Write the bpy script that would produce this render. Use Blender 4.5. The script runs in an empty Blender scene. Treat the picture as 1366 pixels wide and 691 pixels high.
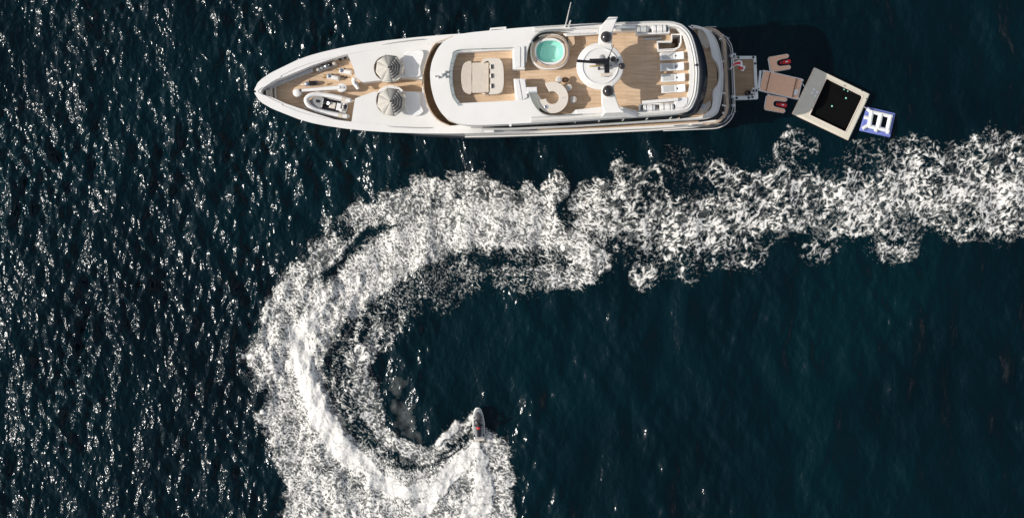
import bpy, bmesh, math, random
import numpy as np
from mathutils import Vector, Matrix
from mathutils.geometry import tessellate_polygon
random.seed(7)
C = bpy.context.scene.collection
SC = bpy.context.scene
PI = math.pi
S = 0.065          # metres per survey unit on the sea surface
H = 110.0          # flying height of the drone
# ---------------------------------------------------------------- camera
cd = bpy.data.cameras.new('drone_camera'); cam = bpy.data.objects.new('drone_camera', cd); C.objects.link(cam)
cam.location = (0, 0, H); cam.rotation_euler = (0, 0, 0)
cd.sensor_width = 36; cd.lens = 36 / 2 / (683 * S / H); cd.clip_start = 1; cd.clip_end = 9000
SC.camera = cam
# ---------------------------------------------------------------- light
SUN_EL, SUN_AZ = math.radians(33), math.radians(185.5)     # azimuth counter-clockwise from +x
sv = Vector((math.cos(SUN_AZ) * math.cos(SUN_EL), math.sin(SUN_AZ) * math.cos(SUN_EL), math.sin(SUN_EL)))
sl = bpy.data.lights.new('sun', 'SUN'); sl.energy = 3.6; sl.angle = math.radians(.5); sl.color = (1, .955, .89)
so = bpy.data.objects.new('sun', sl); C.objects.link(so); so.rotation_euler = sv.to_track_quat('Z', 'Y').to_euler(); so.location = sv * 200
w = bpy.data.worlds.new('World'); SC.world = w; w.use_nodes = True
sky = w.node_tree.nodes.new('ShaderNodeTexSky'); sky.sky_type = 'NISHITA'; sky.sun_disc = False
sky.sun_elevation = SUN_EL; sky.sun_rotation = PI / 2 - SUN_AZ
bg = w.node_tree.nodes['Background']; bg.inputs[1].default_value = .125
hs = w.node_tree.nodes.new('ShaderNodeHueSaturation'); hs.inputs['Saturation'].default_value = .5   # sky desaturated for a paler, more neutral fill in the shade
w.node_tree.links.new(sky.outputs[0], hs.inputs['Color']); w.node_tree.links.new(hs.outputs[0], bg.inputs[0])
SC.view_settings.view_transform = 'Standard'; SC.view_settings.look = 'None'; SC.view_settings.gamma = 1
SC.view_settings.exposure = .24
# ---------------------------------------------------------------- materials
def newmat(name):
    m = bpy.data.materials.new(name); m.use_nodes = True
    return m, m.node_tree.nodes, m.node_tree.links, m.node_tree.nodes['Principled BSDF']
def mat(name, col, rough=.5, metal=0, var=.06, scale=6, bump=0, bscale=40, spec=.5, coat=0, alpha=1):
    m, N, L, P = newmat(name)
    P.inputs['Roughness'].default_value = rough; P.inputs['Metallic'].default_value = metal
    P.inputs['Specular IOR Level'].default_value = spec; P.inputs['Coat Weight'].default_value = coat
    P.inputs['Alpha'].default_value = alpha
    tc = N.new('ShaderNodeTexCoord')
    n = N.new('ShaderNodeTexNoise'); n.inputs['Scale'].default_value = scale; n.inputs['Detail'].default_value = 5
    L.new(tc.outputs['Object'], n.inputs['Vector'])
    r = N.new('ShaderNodeValToRGB'); r.color_ramp.elements[0].position = .3; r.color_ramp.elements[1].position = .7
    r.color_ramp.elements[0].color = [c * (1 - var) for c in col] + [1]
    r.color_ramp.elements[1].color = [min(1, c * (1 + var)) for c in col] + [1]
    L.new(n.outputs[0], r.inputs[0]); L.new(r.outputs[0], P.inputs['Base Color'])
    if bump:
        n2 = N.new('ShaderNodeTexNoise'); n2.inputs['Scale'].default_value = bscale; L.new(tc.outputs['Object'], n2.inputs['Vector'])
        b = N.new('ShaderNodeBump'); b.inputs['Strength'].default_value = bump; b.inputs['Distance'].default_value = .02
        L.new(n2.outputs[0], b.inputs['Height']); L.new(b.outputs[0], P.inputs['Normal'])
    return m
def teak(name, c1, c2, ang=math.radians(2.45), plank=.11):
    m, N, L, P = newmat(name); P.inputs['Roughness'].default_value = .65
    tc = N.new('ShaderNodeTexCoord'); mp = N.new('ShaderNodeMapping'); mp.inputs['Rotation'].default_value = (0, 0, -ang)
    L.new(tc.outputs['Object'], mp.inputs['Vector'])
    br = N.new('ShaderNodeTexBrick'); br.inputs['Scale'].default_value = 1; br.inputs['Brick Width'].default_value = 2.6
    br.inputs['Row Height'].default_value = plank; br.inputs['Mortar Size'].default_value = .006; br.inputs['Mortar Smooth'].default_value = .2
    br.inputs['Color1'].default_value = (*c1, 1); br.inputs['Color2'].default_value = (*c2, 1)
    br.inputs['Mortar'].default_value = (c1[0] * .25, c1[1] * .25, c1[2] * .25, 1); br.offset = .37
    L.new(mp.outputs[0], br.inputs['Vector'])
    n = N.new('ShaderNodeTexNoise'); n.inputs['Scale'].default_value = 1.4; n.inputs['Detail'].default_value = 6
    m2 = N.new('ShaderNodeMapping'); m2.inputs['Rotation'].default_value = (0, 0, -ang); m2.inputs['Scale'].default_value = (.5, 4, 1)
    L.new(tc.outputs['Object'], m2.inputs['Vector']); L.new(m2.outputs[0], n.inputs['Vector'])
    mx = N.new('ShaderNodeMix'); mx.data_type = 'RGBA'; mx.blend_type = 'MULTIPLY'; mx.inputs[0].default_value = .55
    rp = N.new('ShaderNodeValToRGB'); rp.color_ramp.elements[0].position = .3; rp.color_ramp.elements[0].color = (.6, .56, .52, 1)
    rp.color_ramp.elements[1].position = .65
    L.new(n.outputs[0], rp.inputs[0]); L.new(br.outputs[0], mx.inputs[6]); L.new(rp.outputs[0], mx.inputs[7]); L.new(mx.outputs[2], P.inputs['Base Color'])
    return m
M = {
 'gel': mat('white_gelcoat', (.78, .75, .705), .38, var=.03, scale=.7, coat=.2),
 'gel2': mat('non_skid_white', (.74, .72, .69), .7, var=.04, scale=3, bump=.3, bscale=60),
 'hull': mat('hull_paint', (.76, .71, .66), .3, var=.03, scale=.5, coat=.3),
 'boot': mat('dark_boot_stripe', (.02, .025, .03), .3),
 'teak': teak('teak_deck', (.76, .555, .37), (.67, .48, .31)),
 'teak_cap': mat('teak_cap', (.50, .37, .26), .5, var=.15, scale=3),
 'teak_shade': teak('shade_darkened_teak', (.44, .29, .17), (.38, .25, .14), plank=.14),  # teak darkened to carry the shade in walkway and pits; dock boards too
 'navy': mat('dark_tinted_fairing', (.012, .017, .03), .18, var=.2),
 'black': mat('black_plastic', (.012, .012, .014), .3),
 'dome': mat('black_dome_gloss', (.02, .016, .016), .14, coat=.6),
 'grey': mat('grey_plastic', (.28, .28, .28), .5),
 'lgrey': mat('light_grey_rubber', (.50, .50, .48), .6, var=.1),
 'glass': mat('tinted_glass', (.015, .018, .02), .08, spec=.8),
 'chrome': mat('steel', (.65, .66, .68), .25, metal=1, var=.05),
 'cream': mat('cream_leather', (.68, .61, .52), .6, var=.05, bump=.25, bscale=14),
 'beige': mat('beige_cushion', (.60, .52, .43), .8, var=.07, scale=3, bump=.4, bscale=10),
 'cush': mat('white_cushion', (.76, .745, .72), .85, var=.04, scale=3, bump=.4, bscale=9),
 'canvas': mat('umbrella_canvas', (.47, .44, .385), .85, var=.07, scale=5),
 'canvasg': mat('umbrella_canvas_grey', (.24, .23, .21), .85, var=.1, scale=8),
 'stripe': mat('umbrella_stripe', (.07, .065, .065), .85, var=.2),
 'red': mat('red_plastic', (.62, .015, .02), .35),
 'redcloth': mat('red_flag_cloth', (.62, .02, .03), .8),
 'whitecloth': mat('white_flag_cloth', (.8, .79, .77), .8),
 'foam': mat('tan_boat_foam', (.92, .53, .33), .8, var=.08, scale=5, bump=.3),
 'foamedge': mat('foam_side', (.70, .58, .50), .7),
 'foamdark': mat('brown_foam_band', (.22, .12, .08), .8, var=.1),
 'vinyl': mat('sand_vinyl', (.66, .60, .48), .55, var=.05, scale=1.5, bump=.3, bscale=6),
 'vinylw': mat('white_vinyl', (.78, .77, .74), .5, var=.05, bump=.3, bscale=8),
 'blue': mat('blue_vinyl', (.16, .20, .52), .5, var=.12, scale=4),
 'net': mat('dark_pool_net', (.004, .004, .004), .9, var=.6, scale=9, spec=.08),
 'aqua': mat('aqua_tile', (.90, .96, .92), .3, var=.08, scale=8),
 'aquad': mat('deep_aqua_tile', (.30, .72, .60), .3, var=.12, scale=8),
 'skin': mat('skin', (.45, .26, .18), .5),
 'wetsuit': mat('dark_wetsuit', (.02, .02, .024), .6),
 'hair': mat('dark_hair', (.02, .013, .01), .6, var=.3, scale=60),
 'deckdark': mat('dark_grey_moulding', (.07, .07, .075), .35),
 'gold': mat('brass', (.6, .42, .16), .35, metal=.9),
}
# jacuzzi water: mostly clear, glossy
_m, _N, _L, _P = newmat('spa_water'); _o = _N['Material Output']
_t = _N.new('ShaderNodeBsdfTransparent'); _t.inputs[0].default_value = (.88, 1, .97, 1)
_P.inputs['Base Color'].default_value = (.25, .62, .52, 1); _P.inputs['Roughness'].default_value = .06
_n = _N.new('ShaderNodeTexNoise'); _n.inputs['Scale'].default_value = 5; _b = _N.new('ShaderNodeBump'); _b.inputs['Distance'].default_value = .03
_L.new(_n.outputs[0], _b.inputs['Height']); _L.new(_b.outputs[0], _P.inputs['Normal'])
_x = _N.new('ShaderNodeMixShader'); _x.inputs[0].default_value = .14; _L.new(_t.outputs[0], _x.inputs[1]); _L.new(_P.outputs[0], _x.inputs[2]); _L.new(_x.outputs[0], _o.inputs[0])
M['spa'] = _m
# smoked clear windscreen
_m, _N, _L, _P = newmat('clear_screen'); _o = _N['Material Output']
_t = _N.new('ShaderNodeBsdfTransparent'); _t.inputs[0].default_value = (.72, .78, .78, 1)
_P.inputs['Base Color'].default_value = (.1, .12, .12, 1); _P.inputs['Roughness'].default_value = .05
_x = _N.new('ShaderNodeMixShader'); _x.inputs[0].default_value = .3; _L.new(_t.outputs[0], _x.inputs[1]); _L.new(_P.outputs[0], _x.inputs[2]); _L.new(_x.outputs[0], _o.inputs[0])
M['screen'] = _m
# ---------------------------------------------------------------- placing helpers
def W(px, py, z=0.0):
    """survey units of the aerial picture -> metres on the ground plan, for something at height z"""
    k = (H - z) / H
    return ((px - 683) * k * S, -(py - 345.5) * k * S)
def PL(pts, z): return [W(x, y, z) for x, y in pts]
AX = math.radians(2.45)                      # the yacht's heading on the plan
BOW = W(357.5, 134.1, 0)
def SW(X, Y):                                # ship frame: X metres aft of the bow, Y metres to starboard
    return (BOW[0] + X * math.cos(AX) + Y * math.sin(AX), BOW[1] + X * math.sin(AX) - Y * math.cos(AX))
def spl(pts, n=6, closed=False):
    P = [Vector(p) for p in pts]; out = []; m = len(P)
    for i in range(m if closed else m - 1):
        if closed: a, b, c, d = P[(i - 1) % m], P[i], P[(i + 1) % m], P[(i + 2) % m]
        else: a, b, c, d = P[max(i - 1, 0)], P[i], P[i + 1], P[min(i + 2, m - 1)]
        for k in range(n):
            t = k / n
            out.append(tuple(.5 * ((2 * b) + (c - a) * t + (2 * a - 5 * b + 4 * c - d) * t * t + (3 * b - a - 3 * c + d) * t ** 3)))
    if not closed: out.append(tuple(P[-1]))
    return out
def rrect(cx, cy, lx, ly, r, rot=0, n=5):
    out = []
    for (sx, sy, a0) in ((1, 1, 0), (-1, 1, 90), (-1, -1, 180), (1, -1, 270)):
        for k in range(n + 1):
            a = math.radians(a0 + 90 * k / n)
            x = sx * (lx / 2 - r) + r * math.cos(a); y = sy * (ly / 2 - r) + r * math.sin(a)
            out.append((cx + x * math.cos(rot) - y * math.sin(rot), cy + x * math.sin(rot) + y * math.cos(rot)))
    return out
def sell(cx, cy, rx, ry, p=2.0, n=40, rot=0):
    out = []
    for k in range(n):
        a = 2 * PI * k / n; c, s = math.cos(a), math.sin(a)
        x = rx * math.copysign(abs(c) ** (2 / p), c); y = ry * math.copysign(abs(s) ** (2 / p), s)
        out.append((cx + x * math.cos(rot) - y * math.sin(rot), cy + x * math.sin(rot) + y * math.cos(rot)))
    return out
def offs(poly, d):
    """inset (d>0) a closed 2D polygon"""
    n = len(poly); A = sum(poly[i][0] * poly[(i + 1) % n][1] - poly[(i + 1) % n][0] * poly[i][1] for i in range(n))
    sg = 1 if A > 0 else -1; out = []
    for i in range(n):
        a, b, c = Vector(poly[i - 1]), Vector(poly[i]), Vector(poly[(i + 1) % n])
        e1 = (b - a).normalized(); e2 = (c - b).normalized()
        n1 = Vector((-e1.y, e1.x)); n2 = Vector((-e2.y, e2.x)); m = (n1 + n2)
        if m.length < 1e-6: m = n1
        m.normalize(); q = max(.45, m.dot(n1))
        out.append(tuple(b + m * (sg * d / q)))
    return out
class MB:
    def __init__(s): s.v = []; s.f = []
    def add(s, v, f):
        o = len(s.v); s.v += [tuple(p) for p in v]; s.f += [tuple(i + o for i in q) for q in f]; return s
    def prism(s, poly, z0, z1, holes=(), bottom=True):
        loops = [poly] + list(holes); flat = [p for l in loops for p in l]; n = len(flat)
        tris = tessellate_polygon([[Vector((p[0], p[1], 0)) for p in l] for l in loops])
        ft = []
        for t in tris:
            a, b, c = (flat[i] for i in t)
            if (b[0] - a[0]) * (c[1] - a[1]) - (b[1] - a[1]) * (c[0] - a[0]) < 0: t = t[::-1]
            ft.append(tuple(t))
        v = [(p[0], p[1], z1) for p in flat] + [(p[0], p[1], z0) for p in flat]
        f = list(ft) + ([tuple(i + n for i in t[::-1]) for t in ft] if bottom else [])
        o = 0
        for li, l in enumerate(loops):
            m = len(l); A = sum(l[i][0] * l[(i + 1) % m][1] - l[(i + 1) % m][0] * l[i][1] for i in range(m))
            flip = (A < 0) != (li > 0)
            for i in range(m):
                a, b = o + i, o + (i + 1) % m
                q = (a, a + n, b + n, b)
                f.append(q[::-1] if flip is True and False else (q if not flip else q[::-1]))
            o += m
        return s.add(v, f)
    def box(s, c, size, rz=0, ry=0, rx=0):
        R = Matrix.Rotation(rz, 3, 'Z') @ Matrix.Rotation(ry, 3, 'Y') @ Matrix.Rotation(rx, 3, 'X'); h = [x / 2 for x in size]
        v = [Vector(c) + R @ Vector((sx * h[0], sy * h[1], sz * h[2])) for sx in (-1, 1) for sy in (-1, 1) for sz in (-1, 1)]
        return s.add(v, [(0, 1, 3, 2), (4, 6, 7, 5), (0, 4, 5, 1), (2, 3, 7, 6), (0, 2, 6, 4), (1, 5, 7, 3)])
    def lathe(s, c, prof, n=24, R=None, sx=1, sy=1):
        v = []; f = []; m = len(prof); R = R or Matrix.Identity(3)
        for r, z in prof:
            for k in range(n):
                a = 2 * PI * k / n; v.append(Vector(c) + R @ Vector((r * sx * math.cos(a), r * sy * math.sin(a), z)))
        for i in range(m - 1):
            for k in range(n):
                a, b = i * n + k, i * n + (k + 1) % n; f.append((a, b, b + n, a + n))
        f.append(tuple(range(n))[::-1]); f.append(tuple((m - 1) * n + k for k in range(n)))
        return s.add(v, f)
    def tube(s, path, r, n=8, r2=None):
        P = [Vector(p) for p in path]; v = []; f = []; m = len(P); up = Vector((0, 0, 1))
        for i, p in enumerate(P):
            t = (P[min(i + 1, m - 1)] - P[max(i - 1, 0)]).normalized()
            a = t.cross(up)
            if a.length < 1e-3: a = Vector((1, 0, 0))
            a.normalize(); b = t.cross(a); rr = r if r2 is None else r + (r2 - r) * i / (m - 1)
            for k in range(n):
                q = 2 * PI * k / n; v.append(p + a * (rr * math.cos(q)) + b * (rr * math.sin(q)))
        for i in range(m - 1):
            for k in range(n):
                a, b = i * n + k, i * n + (k + 1) % n; f.append((a, a + n, b + n, b))
        f.append(tuple(range(n))); f.append(tuple((m - 1) * n + k for k in range(n))[::-1])
        return s.add(v, f)
    def ball(s, c, r, n=20, m=12, sz=1, lo=-90):
        prof = []
        for i in range(m + 1):
            a = math.radians(lo + (90 - lo) * i / m); prof.append((max(r * math.cos(a), .001), r * sz * math.sin(a)))
        return s.lathe(c, prof, n)
    def build(s, name, m, parent=None, bevel=0, smooth=True, ang=38, sub=0, kind=None, label=None, seg=2):
        me = bpy.data.meshes.new(name); v = s.v
        if parent is not None:
            l = parent['_o'] if '_o' in parent else parent.location
            v = [(p[0] - l[0], p[1] - l[1], p[2] - l[2]) for p in v]
        me.from_pydata(v, [], s.f); me.materials.append(m)
        bm = bmesh.new(); bm.from_mesh(me); bmesh.ops.recalc_face_normals(bm, faces=bm.faces); bm.to_mesh(me); bm.free()
        if smooth:
            me.polygons.foreach_set('use_smooth', [True] * len(me.polygons)); me.set_sharp_from_angle(angle=math.radians(ang))
        o = bpy.data.objects.new(name, me); C.objects.link(o)
        if parent is not None:
            o.parent = parent
        if bevel:
            b = o.modifiers.new('bevel', 'BEVEL'); b.width = bevel; b.segments = seg; b.limit_method = 'ANGLE'; b.angle_limit = math.radians(40); b.harden_normals = False
        if sub:
            b = o.modifiers.new('sub', 'SUBSURF'); b.levels = b.render_levels = sub
        if kind: o['kind'] = kind
        if label: o['label'] = label
        return o
def thing(name, label, cat, loc, group=None, rz=0):
    o = bpy.data.objects.new(name, None); C.objects.link(o); o.empty_display_size = .3
    o.location = loc; o['label'] = label; o['category'] = cat
    if group: o['group'] = group
    o.rotation_euler.z = rz
    return o
def subpart(b, name, m, part, **k):
    """a part of a part: the parent mesh sits at its thing's origin, so use the thing's base"""
    root = part.parent; o = b.build(name, m, root, **k); o.parent = part; return o
def dup(root, loc, rz, label):
    r = root.copy(); C.objects.link(r); r.location = loc; r.rotation_euler.z = rz; r['label'] = label
    for ch in root.children:
        c = ch.copy(); C.objects.link(c); c.parent = r
        for g in ch.children:
            d = g.copy(); C.objects.link(d); d.parent = c
    return r
# ---- vectorised noise -------------------------------------------------
def _hash(ix,iy,seed):
    h=(ix.astype(np.int64)*374761393+iy.astype(np.int64)*668265263+seed*974634777)&0x7fffffff
    h=((h^(h>>13))*1274126177)&0x7fffffff
    h=((h^(h>>16))*668265263)&0x7fffffff
    return ((h^(h>>15))&0xffffff).astype(np.float32)/float(0xffffff)
def gnoise(x,y,seed=0):
    xi=np.floor(x);yi=np.floor(y);fx=(x-xi).astype(np.float32);fy=(y-yi).astype(np.float32)
    xi=xi.astype(np.int64);yi=yi.astype(np.int64)
    def gr(a,b,dx,dy):
        t=_hash(a,b,seed)*(2*math.pi)
        return np.cos(t)*dx+np.sin(t)*dy
    u=fx*fx*fx*(fx*(fx*6-15)+10);v=fy*fy*fy*(fy*(fy*6-15)+10)
    a=gr(xi,yi,fx,fy);b=gr(xi+1,yi,fx-1,fy);c=gr(xi,yi+1,fx,fy-1);d=gr(xi+1,yi+1,fx-1,fy-1)
    return (a+(b-a)*u+(c-a)*v+(a-b-c+d)*u*v)*1.5
def fbm(x,y,oct,seed=0,g=.55):
    s=0;a=1;t=0
    for i in range(oct):
        s=s+a*gnoise(x*2**i+i*17.3,y*2**i-i*9.1,seed+i);t+=a;a*=g
    return s/t
def worley(x,y,seed=0):
    xi=np.floor(x).astype(np.int64);yi=np.floor(y).astype(np.int64)
    f1=np.full(x.shape,9,np.float32);f2=f1.copy()
    for i in(-1,0,1):
        for j in(-1,0,1):
            a=xi+i;b=yi+j
            dx=a+_hash(a,b,seed)-x;dy=b+_hash(a,b,seed+77)-y
            d=np.sqrt(dx*dx+dy*dy).astype(np.float32)
            n=d<f1
            f2=np.where(n,f1,np.minimum(f2,d));f1=np.where(n,d,f1)
    return f1,f2
def sstep(a,b,x):
    t=np.clip((x-a)/(b-a),0,1);return t*t*(3-2*t)
def equal(t,n=512):
    h,e=np.histogram(t,bins=n);c=np.cumsum(h)/t.size
    return np.interp(t,(e[1:]+e[:-1])/2,c).astype(np.float32)
# ---- strokes: (value, softness, [(x,y,r),...]) in photo pixels --------
def paint(X,Y,strokes):
    D=np.zeros(X.shape,np.float32)
    for val,soft,pts in strokes:
        if len(pts)==1:pts=pts*2
        R=max(p[2] for p in pts)+1
        bb=(X>min(p[0] for p in pts)-R)&(X<max(p[0] for p in pts)+R)&(Y>min(p[1] for p in pts)-R)&(Y<max(p[1] for p in pts)+R)
        if not bb.any():continue
        x=X[bb];y=Y[bb];m=None
        for (x0,y0,r0),(x1,y1,r1) in zip(pts,pts[1:]):
            dx,dy=x1-x0,y1-y0;q=max(dx*dx+dy*dy,1e-6)
            t=np.clip(((x-x0)*dx+(y-y0)*dy)/q,0,1)
            d=np.hypot(x-x0-t*dx,y-y0-t*dy)/(r0+(r1-r0)*t)
            m=d if m is None else np.minimum(m,d)
        w=1-sstep(1-soft,1,m)
        D[bb]=np.maximum(D[bb],val*w) if val>=0 else D[bb]*(1+val*w)
    return D
def strands():
    """thin connected streaks of foam drawn out of the main ridges"""
    rs=np.random.RandomState(5);out=[]
    def walk(x,y,a,n,st,r,curl,val,wob=.5):
        p=[(x,y,r)]
        for i in range(n):
            a+=curl+rs.normal(0,wob);x+=st*math.cos(a);y+=st*math.sin(a);p.append((x,y,max(.9,r*(1-.5*i/n))))
        out.append((val,.8,p))
    for i in range(230):                                  # right-hand trail
        x=rs.uniform(760,1440);yc=np.interp(x,[760,850,960,1050,1200,1366,1450],[300,300,300,288,275,262,262])
        up=rs.rand()<.62
        walk(x,yc+rs.normal(0,14)*(1 if up else .7),(-1 if up else 1)*rs.uniform(.35,1.3)+(0 if up else .2),rs.randint(4,9),rs.uniform(5,8),rs.uniform(1.5,2.8),rs.normal(0,.12),rs.uniform(.75,1))
    for i in range(60):                                   # along the trail
        x=rs.uniform(740,1440);yc=np.interp(x,[740,850,960,1050,1200,1366,1450],[300,300,298,285,272,260,260])
        walk(x,yc+rs.normal(0,26),rs.normal(-.12,.25),rs.randint(4,9),8,rs.uniform(1.4,2.6),rs.normal(0,.06),rs.uniform(.7,.95),.3)
    for i in range(150):                                  # tufts combed outward round the curl
        t=rs.uniform(math.radians(85),math.radians(265));R=rs.uniform(128,205)
        x=545+R*math.cos(t)*1.02;y=500+R*math.sin(t)*1.02
        walk(x,y,t+rs.normal(.5,.5),rs.randint(2,5),rs.uniform(4,7),rs.uniform(1.2,2.4),rs.normal(0,.2),rs.uniform(.7,1))
    for i in range(70):                                   # combed streaks in the hollow
        t=rs.uniform(math.radians(95),math.radians(235));R=rs.uniform(72,118)
        x=560+R*math.cos(t);y=505+R*math.sin(t)*1.08
        walk(x,y,t+math.pi*.78+rs.normal(0,.2),rs.randint(2,5),rs.uniform(4,6),rs.uniform(.9,1.6),0,rs.uniform(.5,.9),.15)
    # bright rims of the lobes on both edges
    for cx,cy,r,a0,a1 in ((1200,322,28,20,150),(1178,330,24,60,170),(1088,326,30,20,150),(1000,332,32,20,130),(925,348,28,30,140),(862,362,24,50,160),(1270,300,24,30,130),(1335,302,26,30,150),(770,362,26,20,140),(715,372,24,40,150),(665,372,24,60,150),
        (965,235,22,190,330),(835,232,20,190,330),(742,250,18,180,330),(1215,205,26,190,330),(1325,200,30,190,330),(1052,200,22,180,300),(1110,235,24,200,320),(1160,225,22,200,330),(1280,225,24,200,320),(880,245,24,190,320),(790,262,22,190,310),
        (565,248,20,170,320),(600,248,20,190,330),(640,250,20,200,340),(482,278,14,150,300),(520,275,18,180,320),(400,375,26,150,280),(352,470,24,110,260),(352,503,22,100,220),(362,560,20,110,240),(383,600,22,110,230),(425,328,16,130,270)):
        p=[(cx+r*math.cos(math.radians(t))+rs.normal(0,1.2),cy+r*math.sin(math.radians(t))+rs.normal(0,1.2),rs.uniform(1.5,3.4)) for t in np.linspace(a0,a1,9)]
        out.append((.88,.8,p))
    return out
LACE=[(.62,.5,[(392,385,24),(425,345,20),(460,308,24),(500,282,24),(545,265,24)]), # outer lacy water, broad areas
 (.60,.30,[(1460,245,72),(1366,240,72),(1310,245,68),(1250,248,56),(1180,268,52),(1110,270,52),(1050,262,50),(1000,275,50)]),
 (.50,.25,[(1330,205,32),(1310,195,20)]),(.5,.3,[(1215,205,27),(1240,215,25)]),(.26,.4,[(1140,200,22),(1180,200,24)]),
 (.42,.3,[(1050,200,22),(1045,215,26)]),(.36,.4,[(1050,180,14),(1075,200,16)]),(.45,.3,[(1205,320,30),(1180,330,24)]),(.4,.3,[(1090,325,32),(1085,335,22)]),
 (.45,.3,[(1270,300,22),(1330,300,24),(1400,300,24)]),
 (.55,.3,[(1000,275,48),(960,290,40),(900,300,50),(850,290,52),(800,290,55)]),
 (.52,.25,[(945,225,17),(965,235,20),(990,245,20)]),(.5,.25,[(828,225,13),(835,235,20),(870,240,20)]),
 (.20,.4,[(905,220,30),(920,235,30)]),
 (.40,.3,[(1000,330,34),(960,335,30),(900,330,32),(860,340,34)]),(.42,.3,[(860,360,27),(905,345,22)]),(.22,.4,[(920,365,20)]),
 (.55,.42,[(742,250,20),(728,265,20)]),(.6,.42,[(705,250,12),(705,270,20)]),(.6,.42,[(615,245,20),(640,250,20),(670,262,18)]),
 (.74,.42,[(565,250,22),(590,255,22)]),(.72,.42,[(520,278,18),(555,280,22),(480,280,17)]),(.55,.42,[(440,300,11)]),(.6,.42,[(425,328,18),(440,335,20)]),
 (.7,.42,[(400,375,27),(410,385,30)]),(.72,.42,[(350,470,24),(375,460,36)]),(.72,.42,[(355,500,24),(380,505,30)]),(.72,.42,[(360,560,20),(385,550,30)]),(.74,.42,[(380,590,26),(390,560,36)]),
 (.78,.25,[(380,400,30),(385,460,46),(390,520,46),(400,580,48),(410,640,40),(420,700,45)]),(.66,.42,[(395,655,24)]),(.66,.42,[(385,615,18)]),
 (.8,.25,[(420,590,50),(470,650,60),(540,680,60),(600,670,60),(640,650,48),(650,690,42),(600,740,70),(500,740,80)]),
 (.76,.42,[(655,600,26),(668,625,20),(665,660,24)]),(.62,.42,[(640,585,20),(655,580,14)]),
 (.6,.42,[(795,345,30),(760,370,24),(730,372,22)]),(.42,.3,[(690,365,28),(740,350,35)]),(.4,.3,[(680,360,34),(720,360,30)]),
 (.34,.3,[(620,370,34),(590,375,34),(560,380,26)]),(.30,.4,[(540,400,34),(500,420,34)]),(.22,.5,[(600,400,30)]),
 # inner lip of the curl
 (.58,.5,[(500,440,12),(485,470,17),(484,510,20),(497,558,22),(520,588,22)]),(.72,.5,[(497,558,16),(522,590,18),(552,606,18),(590,602,17),(606,582,16),(622,562,13)]),(.6,.6,[(470,470,10),(478,520,10)]),(.6,.6,[(476,530,8),(510,590,8)]),
 (.5,.3,[(535,415,5),(530,440,6),(515,460,8),(495,480,12)]),
 (.44,.3,[(465,400,26),(455,450,24),(460,500,22),(475,550,20),(500,590,18),(535,620,16),(570,625,13)]),
]
DARK=[ # holes and bare water between the strands
 (-.75,.7,[(745,283,17),(765,292,11)]),(-.7,.7,[(868,262,18),(880,262,13)]),(-.7,.8,[(915,248,22),(935,260,16)]),
 (-.85,.6,[(450,308,16),(462,310,12)]),(-.6,.7,[(830,325,14),(850,330,14)]),(-.6,.7,[(1010,330,18)]),(-.7,.7,[(1095,300,22),(1075,310,15)]),(-.6,.7,[(1215,300,20)]),
 (-.9,.4,[(1160,325,13),(1150,345,20)]),(-.9,.4,[(1238,315,12),(1250,350,22)]),(-.7,.6,[(1135,200,10)]),(-.5,.6,[(1345,230,10),(1340,250,12)]),
 (-.5,.7,[(690,350,14),(720,350,16)]),(-.7,.6,[(650,345,14),(670,342,16)]),(-.55,.7,[(1290,280,14),(1255,290,12)]),
 (-.5,.7,[(790,320,14),(840,335,12)]),
 (-.5,.8,[(462,430,12),(452,480,14),(470,540,12),(500,590,10),(545,622,8)]),
 (-.6,.7,[(585,610,5),(610,590,5),(622,575,4)]),
 (-.35,.8,[(400,410,8),(395,430,8)]),(-.3,.8,[(475,640,18)]),(-.35,.8,[(625,640,10),(622,655,10)]),(-.35,.8,[(655,628,8)]),(-.3,.8,[(440,620,16)]),
]
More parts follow.
